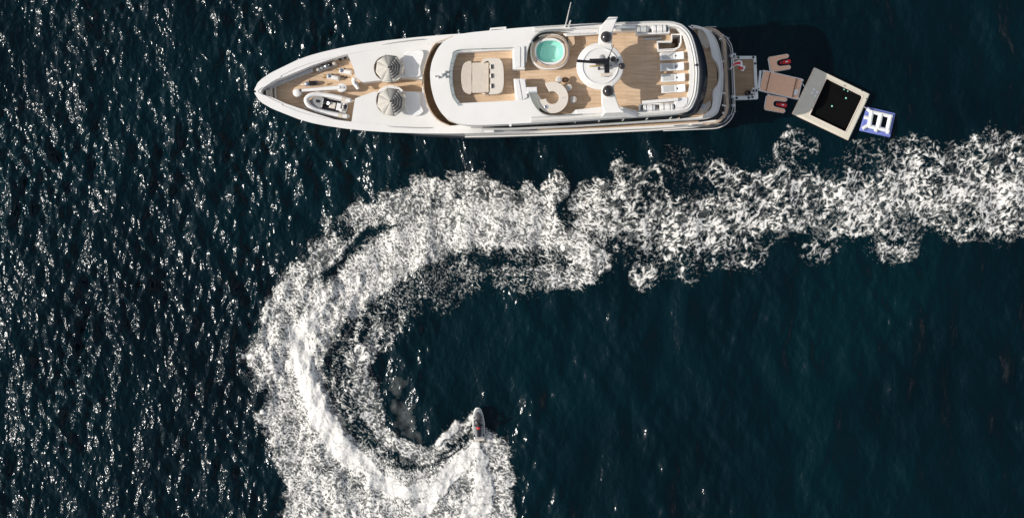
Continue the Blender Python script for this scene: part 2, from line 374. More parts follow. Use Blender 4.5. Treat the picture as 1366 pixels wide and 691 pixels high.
CORE=[ # dense churned strands
 (.87,.5,[(700,300,46),(640,295,50),(590,305,48),(545,330,44),(500,360,44),(460,395,40),(425,430,36),(405,470,34),(410,510,34),(430,560,34),(460,600,28),(500,635,26),(540,652,24),(580,645,22),(610,620,18),(632,590,10)]),
 (.97,.45,[(398,430,16),(402,470,20),(412,515,24),(434,565,25),(464,605,23),(505,640,19),(545,658,16),(585,650,18),(615,620,18),(636,594,10)]),(.90,.5,[(425,400,22),(410,440,24),(412,480,28)]),
 (.96,.6,[(635,590,9),(645,620,22),(640,670,30),(620,720,30)]),(.97,.6,[(560,680,18),(590,650,20)]),
 (.99,.5,[(535,655,10),(580,650,14),(612,622,13),(636,592,9)]),
 (.96,.6,[(612,560,7),(605,575,10),(585,590,8)]),(.95,.6,[(630,556,11)]),
 (.93,.5,[(420,425,12),(400,450,14),(386,490,13)]),
 (.82,.6,[(700,300,34),(760,325,28),(790,345,26),(780,365,18)]),(.8,.6,[(700,285,30),(735,300,18)]),
 (.85,.6,[(395,392,4),(430,360,4),(460,330,3)]),(.85,.5,[(540,372,3),(545,345,2)]),
 (.74,.6,[(1366,260,28),(1300,262,22),(1230,268,22),(1180,272,22),(1120,262,20),(1080,252,16),(1040,245,10)]),
 (.88,1,[(1380,268,10),(1300,272,8),(1240,272,9),(1200,282,9),(1150,280,8),(1120,285,8),(1080,290,6),(1050,300,7),(1000,302,8),(960,308,7),(925,303,6),(860,296,5),(800,300,5)]),
 (.76,.7,[(920,275,5),(960,265,6),(990,255,6),(1040,225,8),(1030,205,6)]),(.7,.7,[(800,300,8),(850,310,8),(900,325,7),(890,345,8)]),
 (.8,.6,[(855,372,12),(870,362,9)]),(.75,.6,[(1205,338,10),(1180,332,7)]),(.7,.6,[(1085,338,9)]),(.75,.6,[(1360,305,12),(1310,303,6),(1270,298,5)]),
 (.72,.7,[(740,252,10),(735,275,8),(730,295,10)]),(.7,.7,[(800,250,14),(795,280,16),(770,300,12)]),
]
MIST=[(.34,1.3,[(530,535,18),(545,560,20),(560,585,12)]),(.35,1,[(530,510,22)]),(.5,.9,[(640,600,30),(620,640,30)]),(.3,1,[(330,480,8)])]
def foam_field(X,Y):
    near=paint(X,Y,[(1,.1,[(x,y,r+45) for x,y,r in p]) for v,s,p in LACE])>0
    f=np.zeros(X.shape,np.float32);D=f.copy();T=f.copy()
    f[near],D[near],T[near]=_foam(X[near],Y[near])
    return f,D,T
def _foam(X,Y):
    """coverage 0..1 and height for photo-pixel coordinates X, Y (y down)"""
    wx=fbm(X/42,Y/42,3,5)*15+gnoise(X/11,Y/11,9)*4
    wy=fbm(X/42,Y/42,3,25)*15+gnoise(X/11,Y/11,29)*4
    f1,_=worley(X/17+wx/30,Y/17+wy/30,3)     # cauliflower edges
    push=(.5-f1)*7
    lace=paint(X+wx*.9,Y+wy*.9,LACE+DARK)
    core=paint(X+wx*.6,Y+wy*.6,CORE+DARK[-7:])
    mist=paint(X+wx,Y+wy,MIST)
    jx=gnoise(X/4.5,Y/4.5,771)*3.2;jy=gnoise(X/4.5,Y/4.5,772)*3.2
    thr=paint(X+wx*.45+jx,Y+wy*.45+jy,strands())*np.clip(.7+1.2*fbm(X/7,Y/7,3,770),0,1)
    D=np.maximum(lace,core)
    D=D+np.where(lace>.02,push*.03,0)*(1-sstep(.7,.95,D))
    # directional, warped filament noise
    def web(U,V,st,sc,seed,k=(.45,.30,.45,.55),wq=9):
        qx=fbm(U/20,V/20,3,seed+50)*wq;qy=fbm(U/20,V/20,3,seed+60)*wq
        u=(U+qx)/st;v=(V+qy)
        a,b=worley(u/sc,v/sc,seed)
        e1=1-sstep(0,.42,b-a)
        a,b=worley(u/(sc*.5)+3,v/(sc*.5),seed+1)
        e2=1-sstep(0,.5,b-a)
        r=1-np.abs(fbm(u/sc/1.1,v/sc/1.1,3,seed+2))*3.2
        n=fbm(u/2.4,v/2.4,2,seed+3)
        return e1*k[0]+e2*k[1]+r*k[2]+n*k[3]
    def rot(ang):
        c,s=math.cos(ang),math.sin(ang);return X*c+Y*s,-X*s+Y*c
    PR=np.hypot(X-545,Y-500);PA=np.arctan2(Y-500,545-X)*150      # round the curl
    A=web(*rot(-.75),2.2,5.4,100,(.44,.22,.55,.36),8)
    B=web(*rot(.35),1.5,4.6,200,(.36,.2,.55,.40))
    K=web(PA,PR,.6,5.4,300,(.36,.2,.55,.40),7)                       # radial tufts round the curl
    wA=sstep(760,900,X);wK=(1-sstep(560,680,X))*sstep(95,125,PR)
    T=equal(B*(1-wA)*(1-wK)+A*wA+K*wK)
    streak=fbm(PA/26,PR/3.2,4,720)*wK+fbm(X/22,Y/5,4,725)*(1-wK)
    g1,g2=worley(X/25+wx/22,(Y/25+wy/22)*1.15,440)      # big cells of churned water: bright strands round dark holes
    cell=(.42-sstep(0,.55,g2-g1))*(.18+.42*sstep(700,860,X))
    g1,g2=worley(X/11+wx/16,Y/11+wy/16,450)
    cell=cell+(.42-sstep(0,.6,g2-g1))*.20
    big=fbm(X/16,Y/16,3,400)*.38+fbm(X/50,Y/50,2,410)*.28+cell
    Dm=np.clip(D*(1+big*.9)+big*.30*(D>.05)*(1-sstep(.85,.97,D)),0,1.0)
    Dm=Dm-.18*sstep(780,900,X)*(1-sstep(.75,.95,Dm))-.06*(1-sstep(600,700,X))*(1-sstep(.82,.95,Dm))
    Dm=np.clip(Dm+.46*thr*sstep(.0,.25,lace+.1*thr)*(1-sstep(.8,1,core)),0,1)
    w=.64+.06*wA+.2*sstep(.75,1,Dm)
    f=np.clip((T-(1-Dm)+.13)/w,0,1)**1.3*1.12
    body=sstep(.35,.85,D)*(.12+.5*np.clip(fbm(X/9,Y/9,4,700)+.12,0,1))*(1-.75*wA)
    f=np.maximum(f,body)
    f=f*sstep(.02,.12,D+.2*thr)
    f=np.maximum(f,thr*sstep(.02,.2,lace)*(.12+.55*T))
    milk=.86+.55*streak+.22*fbm(X/5,Y/5,2,740)
    f=np.maximum(f,sstep(.85,.97,core+.10*streak)*np.clip(milk,0,1))
    f=np.minimum(f,1)
    sm=fbm(X/9,Y/9,4,500)
    f=np.maximum(f,mist*np.clip(.45+sm*.6,0,1)*.6)
    # fine spray dots outside the edge
    halo=paint(X+wx*1.4,Y+wy*1.4,[(1,.9,[(x,y,r+14) for x,y,r in p]) for v,s,p in LACE if v>.4])
    dots=gnoise(X/1.7,Y/1.7,600)+.5*gnoise(X/5,Y/5,610)
    f=np.maximum(f,sstep(.62,.85,dots)*sstep(.1,.8,halo)*.55)
    return f.astype(np.float32),D.astype(np.float32),T
# ================================================================ the sea
def wave_set():
    rs = np.random.RandomState(11); out = []
    for i in range(90):
        lam = 0.6 * (9 / .6) ** (rs.rand() ** 1.3); k = 2 * PI / lam
        th = rs.normal(0, .58) + math.radians(4)
        slope = SEA_SLOPE * math.sqrt(2 / 90.) * (1.0 if lam < 4 else .6)
        out.append((k * math.cos(th), k * math.sin(th), slope / k, rs.rand() * 2 * PI, lam))
    return out
SEA_SLOPE = .305
WAVES = wave_set()
def sea_z(x, y):
    mod = np.clip(.95 + 1.3 * gnoise(x / 7., y / 12., 900) + .7 * gnoise(x / 2.3, y / 4.2, 901), .25, 1.9)
    sh = 1.35 - .92 * sstep(-26, 6, x)
    lo = 0.; hi = 0.
    for kx, ky, a, ph, lam in WAVES:
        s = a * np.sin(kx * x + ky * y + ph)
        if lam < 2.5: hi = hi + s
        else: lo = lo + s
    far = (1 - sstep(47, 56, np.abs(x))) * (1 - sstep(27, 38, np.abs(y)))      # the swell sheet melts into the plain sea outside
    calm = 1 - .75 * (1 - sstep(5, 9, np.hypot(x - 26, y - 14)))
    return (hi * mod * sh + lo) * far * calm
def grid_mesh(name, xs, ys):
    X, Y = np.meshgrid(xs, ys); Z = sea_z(X, Y); ny, nx = X.shape
    v = np.stack([X, Y, Z], -1).reshape(-1, 3).astype(np.float32)
    i = (np.arange(ny - 1)[:, None] * nx + np.arange(nx - 1)[None]).reshape(-1)
    q = np.stack([i, i + 1, i + nx + 1, i + nx], -1).astype(np.int32)
    return raw_mesh(name, v, q)
def raw_mesh(name, v, q):
    me = bpy.data.meshes.new(name); me.vertices.add(len(v)); me.vertices.foreach_set('co', v.reshape(-1))
    me.loops.add(q.size); me.loops.foreach_set('vertex_index', q.reshape(-1))
    me.polygons.add(len(q)); me.polygons.foreach_set('loop_start', np.arange(0, q.size, 4, dtype=np.int32))
    me.polygons.foreach_set('use_smooth', np.ones(len(q), bool)); me.update(calc_edges=True)
    return me
def axis(half, step, far=4000):
    a = list(np.arange(-half, half + 1e-6, step)); e = []; d = step; x = half
    while x < far: d *= 1.35; x += d; e.append(x)
    return np.array([-t for t in e[::-1]] + a + e)
me = grid_mesh('water', axis(56, .13), axis(38, .13))
m, N, L, P = newmat('sea_water')
P.inputs['Roughness'].default_value = .14; P.inputs['IOR'].default_value = 1.333; P.inputs['Specular IOR Level'].default_value = .30
tc = N.new('ShaderNodeTexCoord')
mp = N.new('ShaderNodeMapping'); mp.inputs['Scale'].default_value = (1.0, .68, 1); mp.inputs['Rotation'].default_value = (0, 0, math.radians(-4))
L.new(tc.outputs['Object'], mp.inputs['Vector'])
n1 = N.new('ShaderNodeTexNoise'); n1.inputs['Scale'].default_value = 1.5; n1.inputs['Detail'].default_value = 1.6; n1.inputs['Roughness'].default_value = .6; n1.inputs['Distortion'].default_value = .3
L.new(mp.outputs[0], n1.inputs['Vector'])
b = N.new('ShaderNodeBump'); b.inputs['Strength'].default_value = 1; b.inputs['Distance'].default_value = .28
px_ = N.new('ShaderNodeSeparateXYZ'); L.new(tc.outputs['Object'], px_.inputs[0])
gm = N.new('ShaderNodeMapRange'); gm.inputs[1].default_value = -44; gm.inputs[2].default_value = 8; gm.inputs[3].default_value = 1.25; gm.inputs[4].default_value = .5   # wind chop dies away in the yacht's lee
L.new(px_.outputs[0], gm.inputs[0]); L.new(gm.outputs[0], b.inputs['Strength'])
n2 = N.new('ShaderNodeTexNoise'); n2.inputs['Scale'].default_value = 5.5; n2.inputs['Detail'].default_value = 2; L.new(mp.outputs[0], n2.inputs['Vector'])
ad = N.new('ShaderNodeMath'); ad.operation = 'MULTIPLY_ADD'; ad.inputs[1].default_value = .11; L.new(n2.outputs[0], ad.inputs[0]); L.new(n1.outputs[0], ad.inputs[2]); L.new(ad.outputs[0], b.inputs['Height']); L.new(b.outputs[0], P.inputs['Normal'])
n3 = N.new('ShaderNodeTexNoise'); n3.inputs['Scale'].default_value = .05; n3.inputs['Detail'].default_value = 3
L.new(tc.outputs['Object'], n3.inputs['Vector'])
r = N.new('ShaderNodeValToRGB'); r.color_ramp.elements[0].position = .35; r.color_ramp.elements[1].position = .7
r.color_ramp.elements[0].color = (.0001, .0052, .0088, 1); r.color_ramp.elements[1].color = (.0002, .0115, .0165, 1)
L.new(n3.outputs[0], r.inputs[0]); L.new(r.outputs[0], P.inputs['Base Color'])
me.materials.append(m)
water = bpy.data.objects.new('water', me); C.objects.link(water); water['kind'] = 'structure'
# foam of the jet ski's wake: its own relief lying on the water, real geometry, thinning out by coverage
px = np.arange(290, 1470, 1.0); py = np.arange(130, 760, 1.0)
FX, FY = np.meshgrid(px, py)
ff, FD, FT = foam_field(FX, FY)
wx_ = (FX - 683) * S; wy_ = -(FY - 345.5) * S
relief = .03 + .012 * FT * (FD > .02) + .022 * ff + .22 * sstep(.7, .98, FD) * (.6 + .5 * fbm(FX / 12, FY / 12, 3, 801)) + .03 * fbm(FX / 3.2, FY / 3.2, 2, 800) * sstep(.1, .5, FD)
FZ = sea_z(wx_, wy_) + np.maximum(relief, .02)
keep = ff > .035
kq = keep[:-1, :-1] | keep[1:, :-1] | keep[:-1, 1:] | keep[1:, 1:]
ny, nx = FX.shape; ii, jj = np.nonzero(kq); base = ii * nx + jj
q = np.stack([base, base + nx, base + nx + 1, base + 1], -1)
used, inv = np.unique(q.reshape(-1), return_inverse=True)
v = np.stack([wx_.reshape(-1)[used], wy_.reshape(-1)[used], FZ.reshape(-1)[used]], -1).astype(np.float32)
me = raw_mesh('wake_foam', v, inv.reshape(-1, 4).astype(np.int32))
at = me.attributes.new('foam', 'FLOAT', 'POINT'); at.data.foreach_set('value', ff.reshape(-1)[used].astype(np.float32))
m, N, L, P = newmat('sea_foam'); P.inputs['Roughness'].default_value = .75; P.inputs['Specular IOR Level'].default_value = .2
a = N.new('ShaderNodeAttribute'); a.attribute_name = 'foam'
rc = N.new('ShaderNodeValToRGB'); rc.color_ramp.elements[0].position = .1; rc.color_ramp.elements[1].position = .85
rc.color_ramp.elements[0].color = (.62, .62, .57, 1); rc.color_ramp.elements[1].color = (.80, .765, .71, 1)
L.new(a.outputs['Fac'], rc.inputs[0]); L.new(rc.outputs[0], P.inputs['Base Color'])
t = N.new('ShaderNodeBsdfTransparent'); x = N.new('ShaderNodeMixShader')
tc = N.new('ShaderNodeTexCoord'); n = N.new('ShaderNodeTexNoise'); n.inputs['Scale'].default_value = 7; n.inputs['Detail'].default_value = 3
L.new(tc.outputs['Object'], n.inputs['Vector'])
mr = N.new('ShaderNodeMapRange'); mr.inputs[1].default_value = .3; mr.inputs[2].default_value = .7; mr.inputs[3].default_value = .8; mr.inputs[4].default_value = 1.25
L.new(n.outputs[0], mr.inputs[0])
mu = N.new('ShaderNodeMath'); mu.operation = 'MULTIPLY'; mu.use_clamp = True
L.new(a.outputs['Fac'], mu.inputs[0]); L.new(mr.outputs[0], mu.inputs[1])
L.new(mu.outputs[0], x.inputs[0]); L.new(t.outputs[0], x.inputs[1]); L.new(P.outputs[0], x.inputs[2]); L.new(x.outputs[0], N['Material Output'].inputs[0])
me.materials.append(m)
foam = bpy.data.objects.new('wake_foam', me); C.objects.link(foam); foam['kind'] = 'stuff'
foam['label'] = 'white curling trail of foam left on the dark sea behind the jet ski'; foam['category'] = 'foam'
# ================================================================ the yacht
Y = thing('motor_yacht', 'long white motor yacht with teak decks, round spa pool and black radar domes', 'yacht', (*SW(20, 0), 0))
ZC, ZD, ZB, ZM = 8.35, 7.4, 5.1, 2.7       # coaming top, sun deck, bridge deck, main deck
# ---- hull
tabX = [0, .05, .15, .34, .66, 1.4, 2.5, 3.57, 4.65, 5.7, 7.3, 8.9, 11, 13.5, 16, 19, 22, 27, 33, 36.5, 38.2, 39.0]
tabY = [.08, .26, .46, .70, .98, 1.44, 1.93, 2.40, 2.75, 3.0, 3.3, 3.54, 3.76, 3.94, 4.06, 4.13, 4.16, 4.18, 4.15, 4.05, 3.85, 3.45]
def halfb(x): return float(np.interp(x, tabX, tabY))
def sheer(x): return float(np.interp(x, [0, 8, 14, 18.5, 23, 40], [5.75, 5.45, 5.2, 5.1, 3.55, 3.35]))
def wlb(x): return float(np.interp(x, [0, 1.5, 4, 8, 13, 18, 39, 40], [0.02, .05, .95, 2.35, 3.55, 4.02, 4.0, 3.5]))
st = sorted(set(tabX + list(np.linspace(0, 39, 60))))
def hull_section(x, sgn):
    zt = sheer(x); out = []
    for t in (0, .12, .3, .5, .7, .86, 1):
        z = -1.0 + (zt + 1.0) * t; u = max(0, z) / zt
        hb = wlb(x) + (halfb(x) - wlb(x)) * u ** (1.7 - .7 * min(1, x / 18))
        if z < 0: hb *= .8
        rake = 1.6 * (1 - u) ** 1.3 * max(0, 1 - x / 6)
        out.append((*SW(x + rake, sgn * hb), z))
    return out
for nm, z0, z1, mt in (('hull', 0, 6, 'hull'),):
    b = MB()
    for sgn in (1, -1):
        rows = [hull_section(x, sgn) for x in st]; n = len(rows[0])
        b.add([p for r_ in rows for p in r_], [(i * n + k, i * n + k + 1, (i + 1) * n + k + 1, (i + 1) * n + k) for i in range(len(rows) - 1) for k in range(n - 1)])
    r_ = hull_section(39, 1); l_ = hull_section(39, -1)
    b.add(r_ + l_[::-1], [tuple(range(14))])
    hull = b.build('hull', M['hull'], Y, ang=50)
# dark boot stripe and rub rail along each side
for sgn in (1, -1):
    b = MB(); p0 = [(*SW(x + .02, sgn * (wlb(x) + (halfb(x) - wlb(x)) * .02 + .02)), .18) for x in np.linspace(6, 39, 40)]
    b.tube(p0, .13, 6).build('boot_stripe', M['boot'], Y)
    b = MB(); b.tube([(*SW(x, sgn * (halfb(x) + .03)), 1.9 if x > 26 else 1.9 + (26 - x) * .05) for x in np.linspace(17, 38.6, 30)], .07, 6).build('rub_rail', M['gel'], Y)
def cap(x0, x1, wid, n, name, mt, dz=0, th=.12, widf=None):
    for sgn in (1, -1):
        b = MB(); v = []
        xs = np.linspace(x0, x1, n)
        for x in xs:
            wi = wid if widf is None else widf(x); o = halfb(x) + .03; i_ = max(o - wi, 0.0); z = sheer(x) + dz
            v += [(*SW(x - .02, sgn * o), z - th), (*SW(x - .02, sgn * o), z), (*SW(x + (.25 if x < 2 else 0), sgn * i_), z + .02), (*SW(x + (.25 if x < 2 else 0), sgn * i_), z - th)]
        f = [(i * 4 + k, i * 4 + (k + 1) % 4, (i + 1) * 4 + (k + 1) % 4, (i + 1) * 4 + k) for i in range(n - 1) for k in range(4)]
        b.add(v, f + [(0, 1, 2, 3), ((n - 1) * 4 + 3, (n - 1) * 4 + 2, (n - 1) * 4 + 1, (n - 1) * 4)]).build(name, M[mt], Y)
# ---- foredeck well
def inner(pts, z): return PL(pts, z)
zf, zw = 5.32, 4.25
well_px = [(349.3, 124), (350.5, 120.6), (354.3, 117.4), (370.5, 107.6), (400, 95.5), (417, 88.3), (441, 80), (463.8, 73), (472.5, 93), (474, 103), (484, 110.5), (499, 108.7), (541, 104), (564, 105.8), (567, 98),
           (570, 108.7), (570.5, 115.7), (566, 123), (545.6, 122.2), (499, 122.8), (474, 132), (469, 164.2), (451.6, 161.2), (417, 151), (382, 139.2), (364.7, 131.3), (351.5, 127)]
# white shelter deck from the bow cap to the bridge, with the openings cut out of it
deck_out = [SW(x + .01, -(halfb(x) - .02)) for x in np.linspace(.12, 19.5, 46)] + [SW(x + .01, halfb(x) - .02) for x in np.linspace(19.5, .12, 46)]
walk_out = [(603, 49), (594, 53), (580, 58.5), (571, 73), (565, 91), (563.6, 100), (563.6, 112), (565, 122.6), (571, 143.4), (583, 160), (599, 168.0)]
walk_in = [(620, 166), (600, 161.5), (590, 150), (582, 135), (577.5, 119), (577.5, 100), (581, 79), (590, 62), (606, 51.5)]
w1 = sell(*W(518.5, 91.5, zf), 1.22, 1.08, 2.1, 26)      # round seating pits under the umbrellas
w2 = sell(*W(521.5, 134.5, zf), 1.22, 1.2, 2.1, 26)
wp = PL(well_px[:14] + [(563.5, 105.8)] , zf)
# one white slab per side of the centre path so the holes stay simple
wellP = PL([p for p in well_px[:13]] + [(563, 105.9), (563, 123), (545.6, 122.2), (499, 122.8), (474, 132), (469, 164.2), (451.6, 161.2), (417, 151), (382, 139.2), (364.7, 131.3), (351.5, 127)], zf)
walkP = PL(spl(walk_out, 3) + spl(walk_in, 3), zf)
wellwalk = PL(well_px[:13], zf) + PL([(563, 105.9)], zf) + PL(spl(walk_out[:6], 3)[::-1], zf) + PL(spl(walk_in, 3)[::-1], zf) + PL(spl(walk_out[6:], 3)[::-1], zf) + PL([(563, 123), (545.6, 122.2), (499, 122.8), (474, 132), (469, 164.2), (451.6, 161.2), (417, 151), (382, 139.2), (364.7, 131.3), (351.5, 127)], zf)
def scale_pit(p, c, s): return p
b = MB(); b.prism(deck_out, 4.9, zf, holes=[wellwalk, w1, w2])
# let the forward part follow the sheer line: the bow stands higher
for i, p in enumerate(b.v):
    X = (p[0] - BOW[0]) * math.cos(AX) + (p[1] - BOW[1]) * math.sin(AX)
    if p[2] > 5.2: b.v[i] = (p[0], p[1], max(sheer(max(X, 0)), 5.02) + (.05 if X > 7 else .03))
b.build('foredeck', M['gel'], Y, ang=30)
ring = [(hx) for hx in wellP]
def wallring(poly, z0, z1, name, mt, th=.06, **k):
    b = MB(); b.prism(poly, z0, z1, holes=[offs(poly, th)]); return b.build(name, M[mt], Y, **k)
wallring(offs(wellP, -.05), zw - .05, 5.05, 'bulwark_lining', 'gel2')
b = MB(); b.prism(offs(PL([(349, 124), (370, 106), (463, 72), (475, 103), (564.5, 103), (564.5, 124), (474, 133), (470, 165), (417, 152), (364, 132)], zw), -.1), zw - .1, zw); b.build('bow_deck', M['teak'], Y)
b = MB(); b.prism(PL(walk_out + walk_in, ZB - .3), ZB - 2.3, ZB - 1.8); b.build('bridge_walkway', M['teak_shade'], Y)  # floor in darker teak: the walkway's shade is put into its colour
wallring(offs(PL(spl(walk_out, 3) + spl(walk_in, 3), zf), -.05), ZB - 1.85, 5.05, 'walkway_lining', 'beige')
# wood hand rail along the front of the walkway
b = MB(); b.tube([(*W(x + 1.2, y, zf), zf + .1) for x, y in spl(walk_out[:6], 4)], .035, 6); b.build('hand_rail', M['teak_cap'], Y)
b = MB(); b.tube([(*W(x + 1.2, y, zf), zf + .1) for x, y in spl(walk_out[6:], 4)], .035, 6); b.build('hand_rail', M['teak_cap'], Y)
cap(0.0, 19.0, .62, 60, 'bulwark_cap', 'gel', dz=.06, widf=lambda x: min(.62, .08 + x * 1.1))
cap(19.0, 38.2, .2, 30, 'bulwark_cap', 'gel', dz=.05)
# bow steps and centre roller
for i, (x0, hh) in enumerate(((356.8, .75), (361.8, .45), (366.5, .2))):
    c = W(x0, 125 - i * .3, 4.8); b = MB(); b.box((*c, zw + hh / 2 + .1), (.12, .55 + i * .35, hh), rz=AX); b.build('bow_step', M['gel'], Y, bevel=.02)
c = W(359.5, 125, 5); b = MB(); b.prism(sell(*c, .17, .32, 2.4, 16), 4.7, 5.05); b.build('bow_pedestal', M['beige'], Y, bevel=.03)
# grey block standing for the shaded inner wall of the port bulwark
b = MB(); b.prism(PL([(357, 118.5), (372, 110), (400, 98.5), (417.5, 91.5), (417.5, 96.2), (400, 103), (372, 114), (359, 121.5)], 4.6), zw, 4.75); b.build('port_wall_grey', M['lgrey'], Y, bevel=.02)
# shelter-deck slots (dark hand-hold grooves)
for pts in ([(495, 64.3), (510, 60.5), (530, 57), (550, 54.4), (566, 53)], [(501, 167.5), (530, 169.8), (555, 170.8), (575, 170.9)]):
    b = MB(); b.tube([(*W(x, y, zf), zf + .06) for x, y in pts], .035, 6); b.build('grab_rail', M['grey'], Y)
for pts in ([(477.5, 72), (479, 85), (483, 97), (490, 105)], [(478, 130), (483, 145), (492, 157), (505, 165)]):
    b = MB(); b.tube([(*W(x, y, zf), zf + .035) for x, y in spl(pts, 4)], .03, 6); b.build('moulding_line', M['gel2'], Y)
# pits
for poly, cc in ((w1, (518.5, 91.5)), (w2, (521.5, 134.5))):
    b = MB(); b.prism(offs(poly, -.06), 3.95, 4.1); b.build('pit_floor', M['teak_shade'], Y)  # darker teak deepens the shade in the pit
    b = MB(); b.prism(offs(poly, -.06), 4.0, zf - .08, holes=[offs(poly, .0)]); b.build('pit_wall', M['beige'], Y)
    b = MB(); b.prism(offs(poly, .02), 4.2, 4.62, holes=[offs(poly, .42)]); b.build('pit_seat', M['beige'], Y, bevel=.05)
    b = MB(); b.prism(offs(poly, -.07), zf - .02, zf + .03, holes=[offs(poly, .01)]); b.build('pit_rim', M['gel'], Y, bevel=.01)
    c = W(*cc, 4.5); b = MB(); b.lathe((*c, 4.45), [(.3, 0), (.3, .03), (.05, .05), (.05, .45), (.4, .47), (.4, .5)], 16); b.build('pit_table', M['teak_cap'], Y)
# sun pads aft of the pits
for pts in ([(541.5, 72), (560, 67.5), (565.5, 73), (561, 90), (560.5, 102), (545, 103), (540.5, 96), (538.5, 84)], [(542.5, 125), (558.5, 125), (561, 140), (565, 149), (557, 155), (546, 153), (541, 142)]):
    b = MB(); b.prism(PL(spl(pts, 3, True), zf), zf + .02, zf + .22); b.build('sun_pad', M['cush'], Y, bevel=.06)
# ---- house below the coaming
cop = [(573.7, 101), (574.6, 90), (577.4, 79), (584.8, 64), (594.6, 54), (606, 48.5), (622, 44.6), (650, 41.5), (700, 37), (750, 33.8), (800, 31.2), (850, 29.3), (887, 28.6), (902, 30), (913, 35), (923, 47), (929.5, 68), (932.8, 90), (933, 105), (931, 125), (927, 137), (921, 147), (910, 150.7), (880, 153.3), (800, 158.4), (740, 162.3), (680, 165.7), (640, 167.1), (616, 165.5), (596, 156.9), (583, 141.5), (575.8, 120)]
coP = PL(spl(cop, 4, True), ZC)
hole = [(684, 93), (700, 93), (701, 82), (703, 68), (708, 56), (714, 48), (723, 43.2), (737, 41.8), (752, 42.5), (770, 44), (800, 43), (846, 41.5), (893, 35.6), (903, 38), (912, 47), (917, 62), (920.5, 85), (920.5, 112), (917.5, 130), (911, 141), (902, 147), (850, 150), (800, 145), (768, 146.6), (762, 152), (735, 154.5), (722, 150), (712, 140), (706.5, 128), (702, 115), (701, 105.5), (685, 105.5), (687.5, 134.3), (650, 136.2), (614, 138), (607, 128), (603, 113.4), (602.7, 102), (603.5, 90), (606, 79), (611, 70.4), (650, 68.4), (683, 66.7)]
hoP = PL(hole, ZC)
b = MB(); b.prism(coP, ZD - .35, ZC, holes=[hoP]); b.build('upper_coaming', M['gel'], Y, ang=30, bevel=.05)
stair = PL([(877, 57), (896.5, 57), (897.3, 47.5), (907.5, 47.5), (907.5, 58), (904.5, 63.5), (898.5, 66), (878, 67)], ZD)
b = MB(); b.prism(offs(coP, .24), ZB - .6, ZD - .33, holes=[offs(stair, -.1)]); b.build('deckhouse', M['gel'], Y)
for lo_, hi_ in ((1, 0), (0, 1)):
    sel = [i for i, p in enumerate(spl(cop, 4, True)) if p[0] > 625 and p[0] < 915 and (p[1] > 100) == bool(lo_)]
    oo = [offs(coP, .06)[i] for i in sel]; nn = [offs(coP, .30)[i] for i in sel]
    b = MB(); b.prism(oo + nn[::-1], ZB + .06, ZD - .36); b.build('window_band', M['glass'], Y)
# outer lip of the coaming: a raised moulding that runs right round the sun deck
lip = [p for p in spl(cop, 4, True)]
lp = [(*q, ZC + .09) for q in offs(coP, .26)]
ia = [i for i, p in enumerate(spl(cop, 4, True)) if p[0] > 700]
b = MB(); b.tube([lp[i] for i in ia], .07, 8); b.build('coaming_rail', M['gel'], Y)
b = MB(); b.tube([(*q, ZC + .03) for q in [offs(coP, .42)[i] for i in ia]], .035, 6); b.build('coaming_groove', M['lgrey'], Y)
b = MB(); b.tube([(*q, ZC + .06) for q in [offs(coP, .08)[i] for i in ia]], .05, 6); b.build('coaming_bead', M['lgrey'], Y)
# house side windows (seen from the side only)
for sgn in (1, -1):
    for k in range(9):
        X = 17.5 + k * 1.95; yb = 3.32 if k else 3.2
        b = MB(); b.box((*SW(X + .9, sgn * (yb + .37)), 6.2), (.09, .05, 1.2), rz=AX); b.build('window_mullion', M['gel'], Y)
# forward bridge windows, raked under the brow
cc = W(640, 108, 6)
for k in range(7):
    a = math.radians(180 - 54 + 18 * k) + AX
    c = (W(612, 109, 6.6)[0] + 2.0 * math.cos(a), W(612, 109, 6.6)[1] + 3.0 * math.sin(a))
    b = MB(); b.box((c[0], c[1], 6.7), (.06, .85, .7), rz=math.atan2(math.sin(a) / 3.0, math.cos(a) / 2.0), ry=0); b.build('bridge_window', M['glass'], Y)
# ---- floors of the upper level
floor = PL(spl(cop, 4, True), ZC); stair = PL([(877, 57), (896.5, 57), (897.3, 47.5), (907.5, 47.5), (907.5, 58), (904.5, 63.5), (898.5, 66), (878, 67)], ZD)
b = MB(); b.prism(offs(floor, .35), ZD - .12, ZD, holes=[stair]); b.build('sun_deck', M['teak'], Y)
b = MB(); b.prism(offs(PL([(611, 70.4), (683, 66.7), (684, 93), (688, 93), (688, 105.5), (685, 105.5), (687.5, 134.3), (614, 138), (607, 128), (603, 113.4), (602.7, 102), (603.5, 90), (606, 79)], ZC), -.04), ZD + .004, 7.46); b.build('sun_lounge_floor', M['teak'], Y)
# screen around the lounge with its joints
scr = [(684, 64.4), (650, 65.6), (609, 67.8), (603, 77.6), (600, 90), (599.2, 102), (600, 114), (603.6, 130), (611.5, 141)]
sP = spl(scr, 5)
b = MB(); b.prism(PL(sP, ZC) + PL([(x + .9, y + .6) for x, y in sP][::-1], ZC), ZC - .01, ZC + .22); b.build('wind_screen', M['screen'], Y)
for i in range(2, len(sP), 4):
    x, y = sP[i]; b = MB(); b.box((*W(x + .6, y + .4, ZC), ZC + .12), (.05, .05, .26), rz=AX); b.build('screen_post', M['chrome'], Y)
b = MB(); b.tube([(*W(x + 4.2, y + (2.0 if i < 12 else 0), ZC), ZC + .02) for i, (x, y) in enumerate(sP[8:-4])], .03, 6); b.build('lounge_bead', M['lgrey'], Y)
